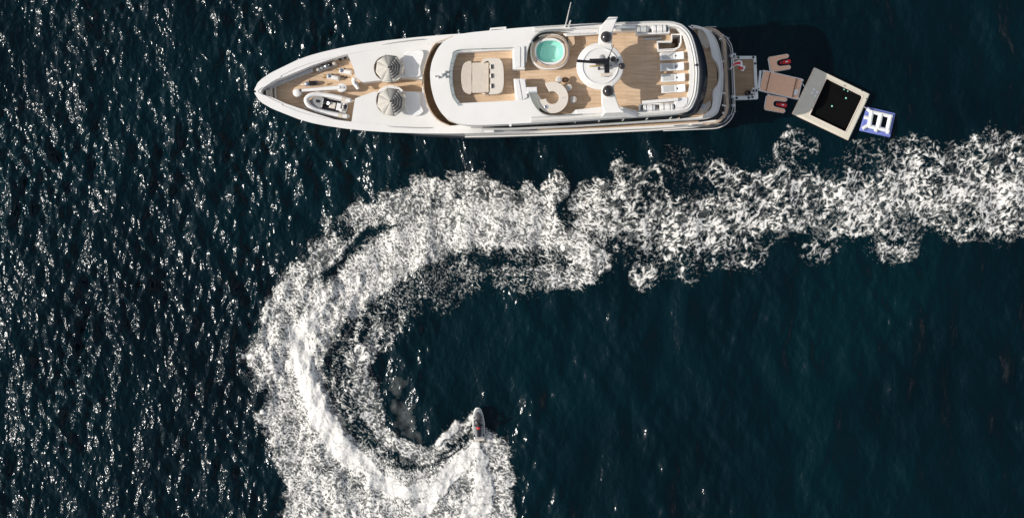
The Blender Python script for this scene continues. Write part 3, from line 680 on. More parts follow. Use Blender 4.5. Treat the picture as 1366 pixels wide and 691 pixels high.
# panels either side of the gap (white lockers)
for pts, i in (([(685.5, 63.5), (694, 63), (694, 90.5), (686, 91)], 0), ([(695.3, 62.5), (699.5, 62.3), (699.3, 91), (695.3, 91)], 1), ([(686.5, 107), (692, 107), (697, 133.5), (690, 133.8)], 2), ([(693.5, 107), (700, 107), (703.5, 131), (698, 133.4)], 3)):
    b = MB(); b.prism(PL(pts, ZC), ZC - .02, ZC + .12); b.build('locker_lid', M['gel2'], Y, bevel=.03)
# windscreens round the spa and the bar
for pts in ([(702.5, 84), (704, 69), (708.5, 57), (715, 48.6), (724, 43.6), (738, 41.4), (752, 41.8)], [(706, 124), (711, 137), (718, 147), (728, 153.6), (745, 154.8), (765, 153.6)]):
    q = spl(pts, 5); b = MB(); b.prism(PL(q, ZC) + PL([(x - .7, y - .5) for x, y in q][::-1], ZC), ZC - .02, ZC + .5); b.build('curved_screen', M['screen'], Y)
    b = MB(); b.tube([(*W(x - .3, y - .3, ZC + .5), ZC + .52) for x, y in q], .035, 6); b.build('screen_rail', M['grey'], Y)
b = MB(); b.prism(PL([(762, 43.5), (799, 40), (799, 46.3), (755, 48.8), (751, 45.5)], ZC), ZC - .3, ZC + .05); b.build('side_locker', M['gel'], Y, bevel=.04)
for k in range(4): 
    b = MB(); b.box((*W(760 + k * 10, 46 - k * .3, ZC), ZC + .07), (.5, .12, .05), rz=AX); b.build('locker_hinge', M['lgrey'], Y)
b = MB(); b.prism(PL([(768, 146.8), (800, 143), (822, 141), (850, 148), (850, 151.5), (800, 152.5), (768, 152)], ZC), ZC - .4, ZC + .06); b.build('side_locker', M['gel'], Y, bevel=.05)
# ---- spa pool
sc = W(733.5, 69, ZC)
def rim(r1, r2, p=2.35): return sell(sc[0], sc[1], r1, r2, p, 48, AX)
o1, o2, o3, o4 = rim(1.56, 1.42), rim(1.47, 1.33), rim(1.22, 1.07), rim(1.08, .88)
b = MB(); b.prism(o1, ZD, ZC - .1, holes=[o4]); plinth = b.build('spa_plinth', M['gel'], Y, bevel=.05)
b = MB(); b.prism(o2, ZC - .1, ZC - .03, holes=[o3]); b.build('spa_rim', M['teak_cap'], Y, bevel=.02)
b = MB(); b.prism(o3, ZC - .12, ZC + .02, holes=[o4]); b.build('spa_lip', M['gel'], Y, bevel=.04)
b = MB(); b.prism(offs(o4, -.03), ZD - .05, ZD + .04); b.build('spa_bottom', M['aqua'], Y)
b = MB(); b.prism(offs(o4, -.02), ZD, ZC - .08, holes=[offs(o4, .02)]); b.build('spa_side', M['aquad'], Y)
b = MB(); b.prism(offs(o4, .02), ZD + .03, ZD + .38, holes=[offs(o4, .3)]); b.build('spa_bench', M['aqua'], Y, bevel=.05)
b = MB(); b.prism(offs(o4, .015), ZC - .13, ZC - .125); b.build('spa_water', M['spa'], Y)
for a0 in (35, 205):
    b = MB(); b.tube([(sc[0] + 1.25 * math.cos(math.radians(a0 + t)), sc[1] + 1.1 * math.sin(math.radians(a0 + t)), ZC + .08) for t in range(0, 70, 7)], .03, 6); b.build('spa_hand_rail', M['chrome'], Y)
for k, (dx) in enumerate((0, 4.2, 8.2)):      # angular steps beside the spa
    b = MB(); b.prism(PL([(758 + dx, 48.5), (765 + dx, 48.5), (766.5 + dx, 60), (760.5 + dx, 67.5), (757, 68)] if k < 1 else [(760 + dx, 48.5), (765.5 + dx, 48.5), (766.5 + dx, 60.5), (761.0 + dx, 68), (757, 71 + k), (757, 67), (760 + dx - 2, 60)], ZD), ZD + .005, ZD + .62 - .22 * k); b.build('spa_step', M['teak'], Y, bevel=.01)
# ---- bar: C-shaped counter
bc = W(737, 130.5, 8.5)
def arc(r, a0, a1, n=30): return [(bc[0] + r * math.cos(math.radians(a0 + (a1 - a0) * k / n)), bc[1] + r * math.sin(math.radians(a0 + (a1 - a0) * k / n))) for k in range(n + 1)]
b = MB(); b.prism(arc(1.27, 118, -232 + 62) + arc(.52, -232 + 62, 118), 8.43, 8.52); b.build('bar_top', M['cream'], Y, bevel=.02)
b = MB(); b.prism(arc(1.08, 116, -168) + arc(.6, -168, 116), ZD, 8.43); b.build('bar_front', M['gel'], Y)
c = W(709.5, 121, ZC); b = MB(); b.box((*c, ZC - .1), (.85, .52, .5), rz=AX); b.build('bar_fridge', M['gel2'], Y, bevel=.04)
b = MB(); b.prism(PL([(702, 126), (716, 124), (726, 137), (718, 148), (708, 137)], ZC), ZD, ZC - .02); b.build('bar_cabinet', M['cream'], Y, bevel=.03)
c = W(728.5, 143, 8.5); b = MB(); b.lathe((*c, 8.5), [(.13, .02), (.15, .05), (.12, .07), (.06, .05)], 18); b.build('bar_sink', M['chrome'], Y)
b = MB(); b.box((bc[0] + .9, bc[1], 8.53), (.3, .03, .012)); b.build('counter_joint', M['grey'], Y)
# ---- hard top disc, arch, domes
ZT = 9.75
dc = W(800.5, 88.5, ZT); R0 = 1.86
b = MB(); b.lathe((*dc, ZT), [(R0 - .25, -.28), (R0 - .04, -.2), (R0, -.08), (R0 - .05, 0), (R0 - .3, .05), (R0 - .55, .075), (.5, .1), (.01, .1)], 56); b.build('hard_top', M['gel'], Y, ang=25)
b = MB(); b.lathe((*dc, ZT + .08), [(1.36, 0), (1.38, .05), (1.44, .05), (1.46, -.04)], 48); b.build('hard_top_moulding', M['gel2'], Y)
def arch(sgn):
    c0 = (813, 88)
    def q(px_, py_): return W(px_, py_, ZT)
    if sgn < 0: pts = [(799, 66), (798.5, 52), (799.5, 39.5), (802.5, 34), (812, 23), (824.6, 22.8), (820, 34), (817.6, 41), (816.6, 56), (815.6, 68)]
    else: pts = [(803, 110), (802, 124), (802.5, 137), (803.5, 145), (808, 151), (834, 150.5), (826, 143), (822.5, 134), (819.5, 122), (819, 108)]
    b = MB(); b.prism(PL(pts, ZT), ZT - .22, ZT + .03); b.build('radar_arch', M['gel'], Y, bevel=.06)
    # raked leg down to the coaming
    t = W(*( (812, 36) if sgn < 0 else (818, 146)), ZT); f = SW(29.7 if sgn > 0 else 29.9, sgn * 3.55)
    v = []
    for (cx, cy, z, lx) in ((t[0], t[1], ZT - .1, .55), (f[0], f[1], ZC - .05, 1.5)):
        for dx, dy in ((-lx, -.12), (lx, -.12), (lx, .12), (-lx, .12)): v.append((cx + dx, cy + dy, z))
    b = MB(); b.add(v, [(0, 1, 2, 3), (7, 6, 5, 4), (0, 4, 5, 1), (1, 5, 6, 2), (2, 6, 7, 3), (3, 7, 4, 0)]); b.build('arch_leg', M['gel'], Y, bevel=.04)
arch(-1); arch(1)
b = MB(); b.lathe((*W(800.5, 91, 8.6), ZD), [(.5, 0), (.42, .3), (.38, 1.6), (.6, 2.2)], 20, sy=.6); b.build('hard_top_pillar', M['gel'], Y)
for x, y, r in ((808.7, 50.2, .46), (811.2, 122, .46)):
    c = W(x, y, ZT + .3)
    b = MB(); b.lathe((*c, ZT), [(r * .9, 0), (r * 1.04, .06), (r * 1.02, .14), (r * .8, .16)], 28); b.build('dome_base', M['gel'], Y)
    b = MB(); b.ball((*c, ZT + .42), r, 28, 16, sz=.95, lo=-50); b.build('satellite_dome', M['dome'], Y, smooth=True)
for x, y, r in ((829.5, 88.5, .27), (818.2, 79.5, .24)):
    c = W(x, y, ZT + .9); b = MB(); b.lathe((*c, ZT + .03), [(.08, 0), (.07, .6), (.16, .66), (.18, .72)], 12); b.build('dome_stalk', M['gel'], Y)
    b = MB(); b.ball((*c, ZT + .95), r, 20, 12, lo=-60); b.build('small_dome', M['dome'], Y)
b = MB(); b.prism(PL([(812, 80), (826, 78), (833, 86), (831, 92), (815, 98), (809, 93)], ZT), ZT - .15, ZT + .06); b.build('mast_platform', M['gel'], Y, bevel=.04)
# radar mast
mc = W(809, 85, ZT + 1)
b = MB(); b.box((mc[0], mc[1], ZT + .75), (.38, .38, 1.5), rz=AX); b.build('mast_post', M['black'], Y, bevel=.04)
b = MB(); b.box((*W(809.5, 92.5, ZT + 1.2), ZT + 1.15), (.42, 1.2, .14), rz=.02); b.build('mast_spreader', M['black'], Y, bevel=.03)
b = MB(); b.box((*W(808.5, 100.2, ZT + 1.2), ZT + 1.22), (.95, .26, .16), rz=AX); b.build('spreader_light', M['beige'], Y, bevel=.04)
b = MB(); b.box((*W(802, 83.5, ZT + 1.4), ZT + 1.45), (.9, .42, .3), rz=-.05); b.build('radar_gearbox', M['black'], Y, bevel=.06)
b = MB(); b.box((*W(790.5, 83.0, ZT + 1.8), ZT + 1.75), (2.5, .22, .14), rz=-.07); b.build('radar_scanner', M['black'], Y, bevel=.03)
b = MB(); b.box((*W(800, 79.8, ZT + 2.2), ZT + 2.1), (1.6, .18, .14), rz=.03); b.build('radar_scanner', M['black'], Y, bevel=.03)
b = MB(); b.lathe((*W(804, 76.5, ZT + 1.8), ZT + 1.0), [(.2, 0), (.24, .3), (.24, .55), (.1, .62)], 16); b.build('searchlight', M['grey'], Y)
b = MB(); b.tube([(*W(797, 88, ZT + 1), ZT + .6), (*W(806, 84, ZT + 1), ZT + 1.3)], .05, 6); b.build('mast_brace', M['grey'], Y)
b = MB(); b.tube([(*W(787, 89, ZT + .2), ZT + .2), (*W(795, 87.5, ZT + 1), ZT + .8), (*W(806, 86, ZT + 1), ZT + .9)], .06, 6); b.build('mast_brace', M['gold'], Y)
b = MB(); b.tube([(*W(811, 79, ZT + 1), ZT + 1.2), (*W(814, 72, ZT + 1.3), ZT + 1.5), (*W(818.5, 61, ZT + 1.5), ZT + 1.9)], .045, 6, r2=.02); b.build('whip_aerial', M['black'], Y)
for k, (x, y) in enumerate(((812, 77.5), (822, 84), (824, 80.5), (815, 88.5), (799, 91.5))):
    b = MB(); b.lathe((*W(x, y, ZT + .7), ZT + .05), [(.07, 0), (.06, .55), (.1, .6), (.1, .72), (.04, .78)], 10); b.build('mast_lamp', M['black' if k % 2 == 0 else 'grey'], Y)
b = MB(); b.tube([(*W(754, 36.5, ZC), ZC), (*W(754, 36.5, ZC), ZC + .6), (*W(754.4, 35, ZC), ZC + 9.2)], .075, 8, r2=.03); b.build('whip_aerial', M['gel'], Y)
b = MB(); b.tube([(*W(758.6, 36.5, ZC), ZC), (*W(758.8, 36.3, ZC), ZC + 2.6)], .07, 8, r2=.06); b.build('short_aerial', M['gel'], Y)
b = MB(); b.lathe((*W(763, 36.8, ZC), ZC), [(.14, 0), (.14, .12), (.05, .15)], 10, sx=2.4); b.build('aerial_base', M['grey'], Y)
for x, y, s in ((590, 101, .14), (585, 103.5, .1), (594, 97, .12), (594.5, 103, .1), (581, 102.5, .07)):
    b = MB(); b.lathe((*W(x, y, ZC), ZC), [(s, 0), (s, .15), (s * .5, .22)], 10); b.build('roof_fitting', M['lgrey'], Y)
b = MB(); b.tube([(*W(587, 104, ZC), ZC + .12), (*W(595, 96, ZC), ZC + .14)], .03, 6); b.build('roof_fitting_bar', M['grey'], Y)
# wing station frames
for pts, sx in (([(652.5, 42.5), (654, 37.6), (675.5, 35.6), (675.7, 40.2), (672.8, 40.4), (672.5, 38.6), (656, 40)], 1), ([(657.5, 163.2), (682.5, 162.6), (682.5, 168.6), (679.5, 168.6), (679.5, 165.2), (657.8, 166)], 1)):
    b = MB(); b.prism(PL(pts, ZC), ZC - .6, ZC - .05); b.build('wing_frame', M['gel'], Y, bevel=.03)
# ---- stairwell
b = MB()
so_ = PL([(876, 54.3), (895, 54.3), (895.8, 45), (909.6, 45), (909.6, 58.5), (906, 65.5), (899.5, 68.8), (877, 69.2)], ZD + .35); 
b = MB(); b.tube([(*p, ZD + .42) for p in PL([(876, 56.5), (895.5, 56.2), (896.2, 46.5), (908.2, 46.5), (908.4, 57), (906, 63.5), (899.5, 68), (877, 68.8)], ZD + .42)], .075, 8); b.build('stair_rail', M['gel'], Y)
b = MB(); b.prism(offs(stair, -.07), ZD - 1.9, ZD + .34, holes=[offs(stair, .0)]); b.build('stair_wall', M['gel2'], Y)
for k in range(8):
    p = W(880 + k * 3.2, 62 - (k > 5) * 2, ZD); b = MB(); b.box((p[0], p[1], ZD - .2 - k * .2), (.17, .72, .05), rz=AX); b.build('stair_tread', M['teak_cap'], Y)
b = MB(); b.prism(offs(stair, -.05), ZD - 1.95, ZD - 1.85); b.build('stair_floor', M['foamdark'], Y)
b = MB(); b.box((*W(866 + 4, 52.5, ZD), ZD + .1), (1.5, .16, .2), rz=AX); b.build('deck_step', M['lgrey'], Y, bevel=.02)
# side racks with life rafts: the racks are part of the yacht
for pts in ([(848.5, 46.8), (848, 33.5), (893, 32.2), (893.6, 44.8)], [(852, 151), (853, 138.5), (904, 137), (904, 150)]):
    b = MB(); P_ = PL(pts, ZC); b.prism(P_, ZC - .75, ZC - .02, holes=[offs(P_, .12)]); b.build('raft_rack', M['gel'], Y, bevel=.02)
    b = MB(); b.prism(offs(P_, .05), ZC - .8, ZC - .4); b.build('rack_floor', M['lgrey'], Y)
b = MB(); b.prism(PL([(822, 34.5), (846, 32.5), (847.5, 40.2), (820, 42)], ZC), ZC - .3, ZC + .03); b.build('arch_shadow_patch', M['lgrey'], Y, bevel=.02)  # grey patch painting the arch's shadow on the coaming
b = MB(); b.tube([(*W(856.5, 137, ZC + .1), ZC + .15), (*W(904, 133, ZC + .1), ZC + .15)], .14, 10); b.build('passerelle_tube', M['gel'], Y)
b = MB(); b.prism(PL([(900, 133), (912, 129.5), (918, 131), (917, 139), (911, 145), (901, 147)], ZC), ZC - .5, ZC + .05); b.build('corner_locker', M['gel2'], Y, bevel=.05)
# navigation light on the aft coaming
b = MB(); b.lathe((*W(929, 87.5, ZC), ZC), [(.13, 0), (.13, .12), (.07, .2)], 14); b.build('stern_light', M['black'], Y)
# dark fairing outside the aft coaming
fo = [(905, 30), (916, 34.5), (929, 46), (938, 66), (943, 88), (944, 105), (941.5, 125), (935, 143), (925, 154), (908, 158.4)]
fi = [(905, 31.5), (913, 35), (923, 47), (929.5, 68), (932.8, 90), (933, 105), (931, 125), (927, 137), (921, 147), (909, 153)]
A_ = PL(spl(fi, 5), ZC); B_ = PL(spl(fo, 5), 7.6); n = len(A_)
v = [(*offs(A_ , 0)[i], ZC - .12) for i in range(n)] + [(*p, 7.65) for p in B_] + [(*p, 7.2) for p in B_] + [(*p, 7.2) for p in A_]
b = MB(); b.add(v, [(k * n + i, k * n + i + 1, ((k + 1) % 4) * n + i + 1, ((k + 1) % 4) * n + i) for k in range(4) for i in range(n - 1)]); b.build('aft_fairing', M['navy'], Y, ang=60)
# ---- bridge deck aft and its white bulwark
def stern_ring(xe, hb, r, X0, n=10):
    """U-shaped outline in the ship frame, open forward"""
    out = [(X0, -hb)]
    for k in range(n + 1):
        a = math.radians(-90 + 90 * k / n); out.append((xe - r * 1.05 + r * 1.05 * math.cos(a), -hb + r + r * math.sin(a)))
    for k in range(n + 1):
        a = math.radians(90 * k / n); out.append((xe - r * 1.05 + r * 1.05 * math.cos(a), hb - r + r * math.sin(a)))
    out.append((X0, hb)); return out
bo = [(922, 33.5), (935, 36), (948, 42.5), (957, 56), (962.5, 78), (965, 100), (963.5, 125), (960.5, 142), (956, 152.5), (945, 157.8), (930, 159.6), (900, 161.2), (860, 163.4), (800, 167.0), (760, 169.5), (720, 171.5), (680, 173), (643, 172.8)]
bi = [(643, 171.2), (680, 171), (720, 169.4), (760, 167.8), (800, 165.4), (860, 161.6), (900, 159), (930, 156.4), (941, 152.5), (948.5, 145), (951, 135), (951.5, 121), (957, 113.5), (959.6, 104), (959.2, 92), (956, 83.5), (950.5, 76.5), (948, 64), (944, 51), (937, 40.5), (922, 37)]
ZR = 5.85
boP = PL(spl(bo, 4), ZR); biP = PL(spl(bi, 3), ZR)
b = MB(); b.prism(boP + biP, ZB + .05, ZR); b.build('bridge_deck_bulwark', M['gel'], Y, bevel=.06, ang=30)
sg = PL([(655, 166), (720, 163), (800, 157), (905, 150), (915, 152), (900, 159.5), (860, 162.2), (800, 166), (760, 168.6), (690, 171.5), (655, 172)], 5.2)
b = MB(); b.prism(sg, ZB + .024, ZB + .05); b.build('side_dark_strip', M['boot'], Y)  # dark strip laid over the deck between coaming and bulwark
# port side bulwark (hidden from above by the sun deck, seen from port)
pb = [SW(x, -3.82) for x in np.linspace(19, 36.2, 12)] + [SW(x, -3.6) for x in np.linspace(36.2, 19, 12)]
b = MB(); b.prism(pb, ZB + .05, ZR); b.build('bridge_deck_bulwark', M['gel'], Y)
bd = boP + [SW(19, 0)] + [SW(x, -3.82) for x in np.linspace(19, 36, 12)]
bdeck = offs([SW(X_, Y_) for X_, Y_ in stern_ring(38.2, 3.7, 1.5, 19)], .08)
b = MB(); b.prism(bdeck, ZB - .25, ZB + .02); b.build('bridge_deck', M['teak'], Y)
b = MB(); b.prism([SW(X_, Y_) for X_, Y_ in stern_ring(39.0, 3.86, 1.33, 37)] + [SW(X_, Y_) for X_, Y_ in stern_ring(38.3, 3.5, 1.2, 36.6)][::-1], ZM + .004, ZM + .03); b.build('main_deck_shade', M['boot'], Y)  # dark ring painting the shade down on the main deck
b = MB(); b.tube([(*p, ZR + .03) for p in PL([(x - 1.6, y - .6) for x, y in spl(bo, 4)][8:], ZR)], .03, 6); b.build('bulwark_bead', M['lgrey'], Y)
# curved seats in the aft corners
b = MB(); b.prism(PL(spl([(931, 40), (938, 43), (944, 52), (946.5, 63), (942, 64.5), (937, 60), (933, 52)], 3, True), 5.6), ZB, 5.6); b.build('corner_seat', M['beige'], Y, bevel=.08)
b = MB(); b.prism(PL([(930, 152), (937, 141), (948, 133.5), (949, 141), (944, 149), (938, 152.5)], 5.6), ZB, 5.6); b.build('corner_seat', M['beige'], Y, bevel=.06)
b = MB(); b.lathe((*W(938.6, 142.6, 5.7), 5.6), [(.19, 0), (.19, .04), (.12, .04), (.1, .01), (.1, .06), (.03, .08)], 18); b.build('capstan', M['chrome'], Y)
b = MB(); b.box((*W(947, 150, 5.6), ZB + .25), (.5, .3, .5), rz=.5); b.build('stern_box', M['gel2'], Y, bevel=.03)
# ---- main deck, its teak-topped rail and openings
md = offs([SW(X_, Y_) for X_, Y_ in stern_ring(39.0, 3.98, 1.5, 18)], .03)
b = MB(); b.prism(md, ZM - .25, ZM); b.build('main_deck', M['teak'], Y)
mo = offs([SW(X_, Y_) for X_, Y_ in stern_ring(39.24, 4.06, 1.55, 36)], 0); mi = [SW(X_, Y_) for X_, Y_ in stern_ring(39.04, 3.88, 1.35, 36)]
b = MB(); b.prism(mo + mi[::-1], ZM - .3, 3.5); b.build('main_deck_bulwark', M['hull'], Y)
b = MB(); b.prism([SW(X_, Y_) for X_, Y_ in stern_ring(39.28, 4.10, 1.57, 37)] + [SW(X_, Y_) for X_, Y_ in stern_ring(39.08, 3.90, 1.33, 37)][::-1], 3.5, 3.56); b.build('rail_cap', M['teak_cap'], Y, bevel=.015)
for k, yy in enumerate((-3.1, -1.15, 1.5, 2.55, 3.2)):
    b = MB(); b.box((*SW(38.9, yy), 3.48), (.4, .12, .1), rz=AX - yy * .12); b.build('rail_bracket', M['gel'], Y)
for sgn in (1, -1):
    for k in range(3):
        b = MB(); b.tube([(*SW(34.6 + k * 1.5, sgn * 4.08), 3.66), (*SW(35.5 + k * 1.5, sgn * 4.06), 3.66)], .04, 6); b.build('hand_rail', M['chrome'], Y)
# saloon block under the bridge deck, with glass
b = MB(); b.prism([SW(X_, Y_) for X_, Y_ in stern_ring(33, 3.0, .6, 18)], ZM - .02, ZB - .26); b.build('saloon', M['glass'], Y)
# transom and swim platform
ho = [SW(X_, Y_) for X_, Y_ in stern_ring(39.26, 4.05, 1.5, 36)]; pi_ = [SW(X_, Y_) for X_, Y_ in stern_ring(39.95, 4.08, 1.7, 36)]
b = MB(); b.add([(*p, 3.3) for p in ho] + [(*p, 1.0) for p in pi_], [(i, i + 1, i + 1 + len(ho), i + len(ho)) for i in range(len(ho) - 1)]); b.build('transom', M['boot'], Y, ang=60)
b = MB(); b.prism([SW(X_, Y_) for X_, Y_ in stern_ring(40.2, 4.16, 1.85, 35)], .35, .95); b.build('swim_platform', M['boot'], Y)
for xe, hb, z, r_ in ((40.25, 4.19, .98, .045), (40.05, 4.03, 1.3, .03)):
    pts = [(*SW(X_, Y_), z) for X_, Y_ in stern_ring(xe, hb, 1.85, 34)]
    b = MB(); b.tube(pts, r_, 6); b.build('platform_edge', M['gel'], Y)
for (x0, x1, y_, z) in ((38.6, 39.7, 3.55, 1.9), (39.5, 40.2, 3.2, 1.6), (38.9, 39.9, -3.7, 1.7)):
    b = MB(); b.tube([(*SW(x0 + (x1 - x0) * t, y_ - .35 * t * t * (1 if y_ > 0 else -1)), z) for t in (0, .3, .6, 1)], .05, 6); b.build('stern_rail', M['chrome'], Y)
for yy in (-1.95, 1.55, 2.3):
    b = MB(); b.box((*SW(40.05, yy), 1.1), (.28, .22, .3), rz=AX); b.build('stern_cleat', M['chrome'], Y, bevel=.03)
# ---- deck gear on the bow
def place(px_, py_, z): return (*W(px_, py_, z), z)
b = MB(); b.lathe((*W(396, 124, 5.0), zw), [(.36, 0), (.34, .5), (.33, .72), (.2, .8), (.05, .82)], 24); b.build('crane_base', M['gel'], Y)
b = MB(); b.tube([(*W(401, 121.2, 5.2), 5.25), (*W(430, 119, 5.2), 5.3), (*W(454, 117.4, 5.2), 5.3)], .12, 10, r2=.2); b.build('crane_boom', M['gel'], Y)
b = MB(); b.lathe((*W(456, 117.6, 5.2), zw), [(.3, 0), (.3, .7), (.36, .95), (.34, 1.12), (.1, 1.18)], 24, sx=1.15); b.build('crane_pedestal', M['gel'], Y)
b = MB(); b.box((*W(455, 117.8, 5.3), 5.4), (.55, .16, .1), rz=.15); b.build('crane_winch', M['lgrey'], Y, bevel=.02)
b = MB(); b.box((*W(401, 121.2, 5.2), 5.3), (.12, .2, .2)); b.build('crane_hook', M['black'], Y)
# Y shaped davit post near the path
b = MB(); b.tube([place(474, 112, 4.9), place(471.5, 108, 5.3), place(473, 104.5, 5.4)], .16, 10, r2=.2); b.build('davit_arm', M['gel'], Y)
b = MB(); b.tube([place(472, 110, 5.2), place(478, 119, 5.2)], .2, 10, r2=.13); b.build('davit_arm', M['gel'], Y)
b = MB(); b.lathe((*W(475.5, 112, 5), zw), [(.22, 0), (.18, 1.0), (.1, 1.2)], 14); b.build('davit_post', M['chrome'], Y)
# windlasses: dark one, two white-drum ones
def windlass(px_, py_, s, mt, rz):
    c = W(px_, py_, zw + .3); R = Matrix.Rotation(rz, 3, 'Z')
    def o(x, y, z): p = R @ Vector((x * s, y * s, 0)); return (c[0] + p.x, c[1] + p.y, zw + z)
    b = MB(); b.prism(rrect(c[0], c[1], 1.15 * s, .42 * s, .15 * s, rz), zw, zw + .08); base = b.build('windlass_base', M[mt if mt != 'black' else 'grey'], Y, bevel=.02)
    b = MB(); b.lathe(o(-.32, .0, .08), [(.15 * s, 0), (.11 * s, .16), (.11 * s, .26), (.17 * s, .36), (.05, .4)], 16); b.build('windlass_drum', M['chrome'], Y)
    b = MB(); b.lathe(o(.18, -.02, .3), [(.01, -.34 * s), (.17 * s, -.28 * s), (.2 * s, 0), (.17 * s, .28 * s), (.01, .34 * s)], 16, R=R @ Matrix.Rotation(PI / 2, 3, 'Y')); b.build('windlass_motor', M[mt], Y)
    b = MB(); b.box(o(-.08, .19, .2), (.14 * s, .12 * s, .34)); b.build('windlass_brake', M['black'], Y, bevel=.02)
    b = MB(); b.tube([o(-.32, -.05, .2), o(-.62, -.02, .14), o(-.85, .02, .06)], .04, 6); b.build('anchor_chain', M['gold' if mt != 'black' else 'chrome'], Y)
windlass(414.5, 111.5, .95, 'black', .12); windlass(444, 103, 1.0, 'gel', -.22); windlass(460.5, 95.5, 1.0, 'gel', -.2)
for x, y in ((437.6, 112.5), (432.5, 103.8), (461.7, 103.8), (457, 102.5), (405.5, 128.5)):
    b = MB(); b.tube([place(x - 2.2, y + .6, zw + .12), place(x + 2.2, y - .6, zw + .12)], .05, 6); b.build('deck_cleat', M['black' if x > 450 else 'gold'], Y)
for x, y in ((467, 158), (446, 90)):
    pass
# gear stowed along the port bulwark
b = MB(); b.prism(PL([(423, 92.5), (447.5, 83.5), (449, 86), (425, 95.5)], 4.9), zw + .1, 4.75); b.build('stowage_rack', M['lgrey'], Y, bevel=.04)
for k in range(5):
    b = MB(); b.lathe((*W(424 + k * 5.4, 92.6 - k * 2.0, 4.9), 4.62), [(.13, 0), (.17, .12), (.15, .3), (.05, .36)], 12); b.build('stowed_fitting', M[['lgrey', 'grey', 'chrome', 'black', 'beige'][k]], Y)
for k in range(4):
    b = MB(); b.lathe((*W(453 + k * 3.4, 78.2 - k * 1.0, 4.9), 4.4), [(.12, 0), (.16, .2), (.1, .34)], 12); b.build('stowed_fitting', M[['black', 'grey', 'black', 'lgrey'][k]], Y)
b = MB(); b.tube([place(405, 143.5, 4.6), place(425, 149.3, 4.6), place(464, 158.2, 4.6)], .05, 6); b.build('side_rail', M['gel2'], Y)
b = MB(); b.tube([place(420, 150, 4.5), place(452, 158.8, 4.5), place(466, 162.0, 4.5)], .045, 6); b.build('side_rail', M['lgrey'], Y)
# ================================================================ things carried on board
def umbrella(px_, py_, r, label, rz):
    c = W(px_, py_, 6.8); root = thing('deck_umbrella', label, 'umbrella', (c[0], c[1], 4.46), 'umbrellas over the foredeck seating')
    zr, zt = 6.35, 6.95; root_o = root.location
    def pt(k, t, dz=0): a = 2 * PI * k / 8 + rz; return (c[0] + r * t * math.cos(a), c[1] + r * t * math.sin(a), zt - (zt - zr) * t ** 1.15 + dz)
    for k in range(8):
        mid = 2 * PI * (k + .5) / 8 + rz; east = math.cos(mid); north = math.sin(mid)
        striped = east > .30
        v = []; f = []; T = [0.02, .14, .26, .38, .5, .62, .74, .86, 1.0]
        for t in T:
            a, b_ = Vector(pt(k, t)), Vector(pt(k + 1, t)); m_ = (a + b_) / 2; m_.z -= .03 * t
            v += [a, m_, b_]
        for i in range(len(T) - 1):
            for q in range(2): f.append((i * 3 + q, i * 3 + 3 + q, i * 3 + 4 + q, i * 3 + 1 + q))
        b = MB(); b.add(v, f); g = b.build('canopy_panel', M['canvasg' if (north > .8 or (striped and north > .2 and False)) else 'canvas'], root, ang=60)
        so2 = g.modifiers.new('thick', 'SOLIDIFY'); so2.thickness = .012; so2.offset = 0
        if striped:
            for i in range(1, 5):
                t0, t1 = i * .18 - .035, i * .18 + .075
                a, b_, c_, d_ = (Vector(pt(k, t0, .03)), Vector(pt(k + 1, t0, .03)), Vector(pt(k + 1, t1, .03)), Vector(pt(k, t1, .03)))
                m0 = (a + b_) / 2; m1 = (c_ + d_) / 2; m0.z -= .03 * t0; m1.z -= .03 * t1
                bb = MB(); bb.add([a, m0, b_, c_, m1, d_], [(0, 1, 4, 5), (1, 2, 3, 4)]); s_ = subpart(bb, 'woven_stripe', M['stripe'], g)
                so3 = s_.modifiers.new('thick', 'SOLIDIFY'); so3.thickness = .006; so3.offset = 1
    b = MB(); b.tube([(c[0], c[1], 4.46), (c[0], c[1], zt - .02)], .04, 10); b.build('pole', M['chrome'], root)
    for k in range(8):
        b = MB(); b.tube([(c[0], c[1], 6.3), tuple(Vector(pt(k, .55)) - Vector((0, 0, .04)))], .012, 5); b.build('rib', M['chrome'], root)
    b = MB(); b.lathe((c[0], c[1], zt), [(.09, 0), (.07, .05), (.02, .12)], 12); b.build('finial', M['black'], root)
umbrella(518.8, 90.5, 1.16, 'beige umbrella with dark striped side over the port foredeck seating, nearer the top edge', .26)
umbrella(521.5, 135.5, 1.2, 'beige umbrella with dark striped side over the starboard foredeck seating, below the teak path', .26)
# sun loungers
root = thing('sun_lounger', 'white sun lounger on the sun deck, next to the stairwell', 'sun lounger', (*W(895.5, 76.2, ZD), ZD), 'white loungers in a row on the sun deck', AX)
def lbox(b, c, s, ry=0): return b.box((root.location.x + c[0], root.location.y + c[1], ZD + c[2]), s, ry=ry)
b = MB(); lbox(b, (-.28, 0, .27), (1.3, .62, .06)); lbox(b, (.02, .29, .22), (1.9, .05, .08)); lbox(b, (.02, -.29, .22), (1.9, .05, .08)); b.build('frame', M['gel'], root, bevel=.01)
for sx in (-.85, .8):
    for sy in (-.27, .27):
        b = MB(); lbox(b, (sx, sy, .1), (.05, .05, .2)); b.build('leg', M['chrome'], root)
b = MB(); lbox(b, (-.33, 0, .345), (1.28, .62, .09)); matt = b.build('mattress', M['cush'], root, bevel=.035)
b = MB(); lbox(b, (.62, 0, .50), (.74, .62, .09), ry=-math.radians(30)); b.build('backrest', M['cush'], root, bevel=.035)
b = MB(); lbox(b, (.78, 0, .68), (.3, .5, .1), ry=-math.radians(28)); b.build('pillow', M['whitecloth'], root, bevel=.04)
b = MB(); lbox(b, (.3, 0, .42), (.1, .16, .06)); b.build('rolled_towel', M['black'], root, bevel=.02)
b = MB(); lbox(b, (-.38, 0.02, .398), (.85, .5, .016)); b.build('towel', M['lgrey'], root, bevel=.004)
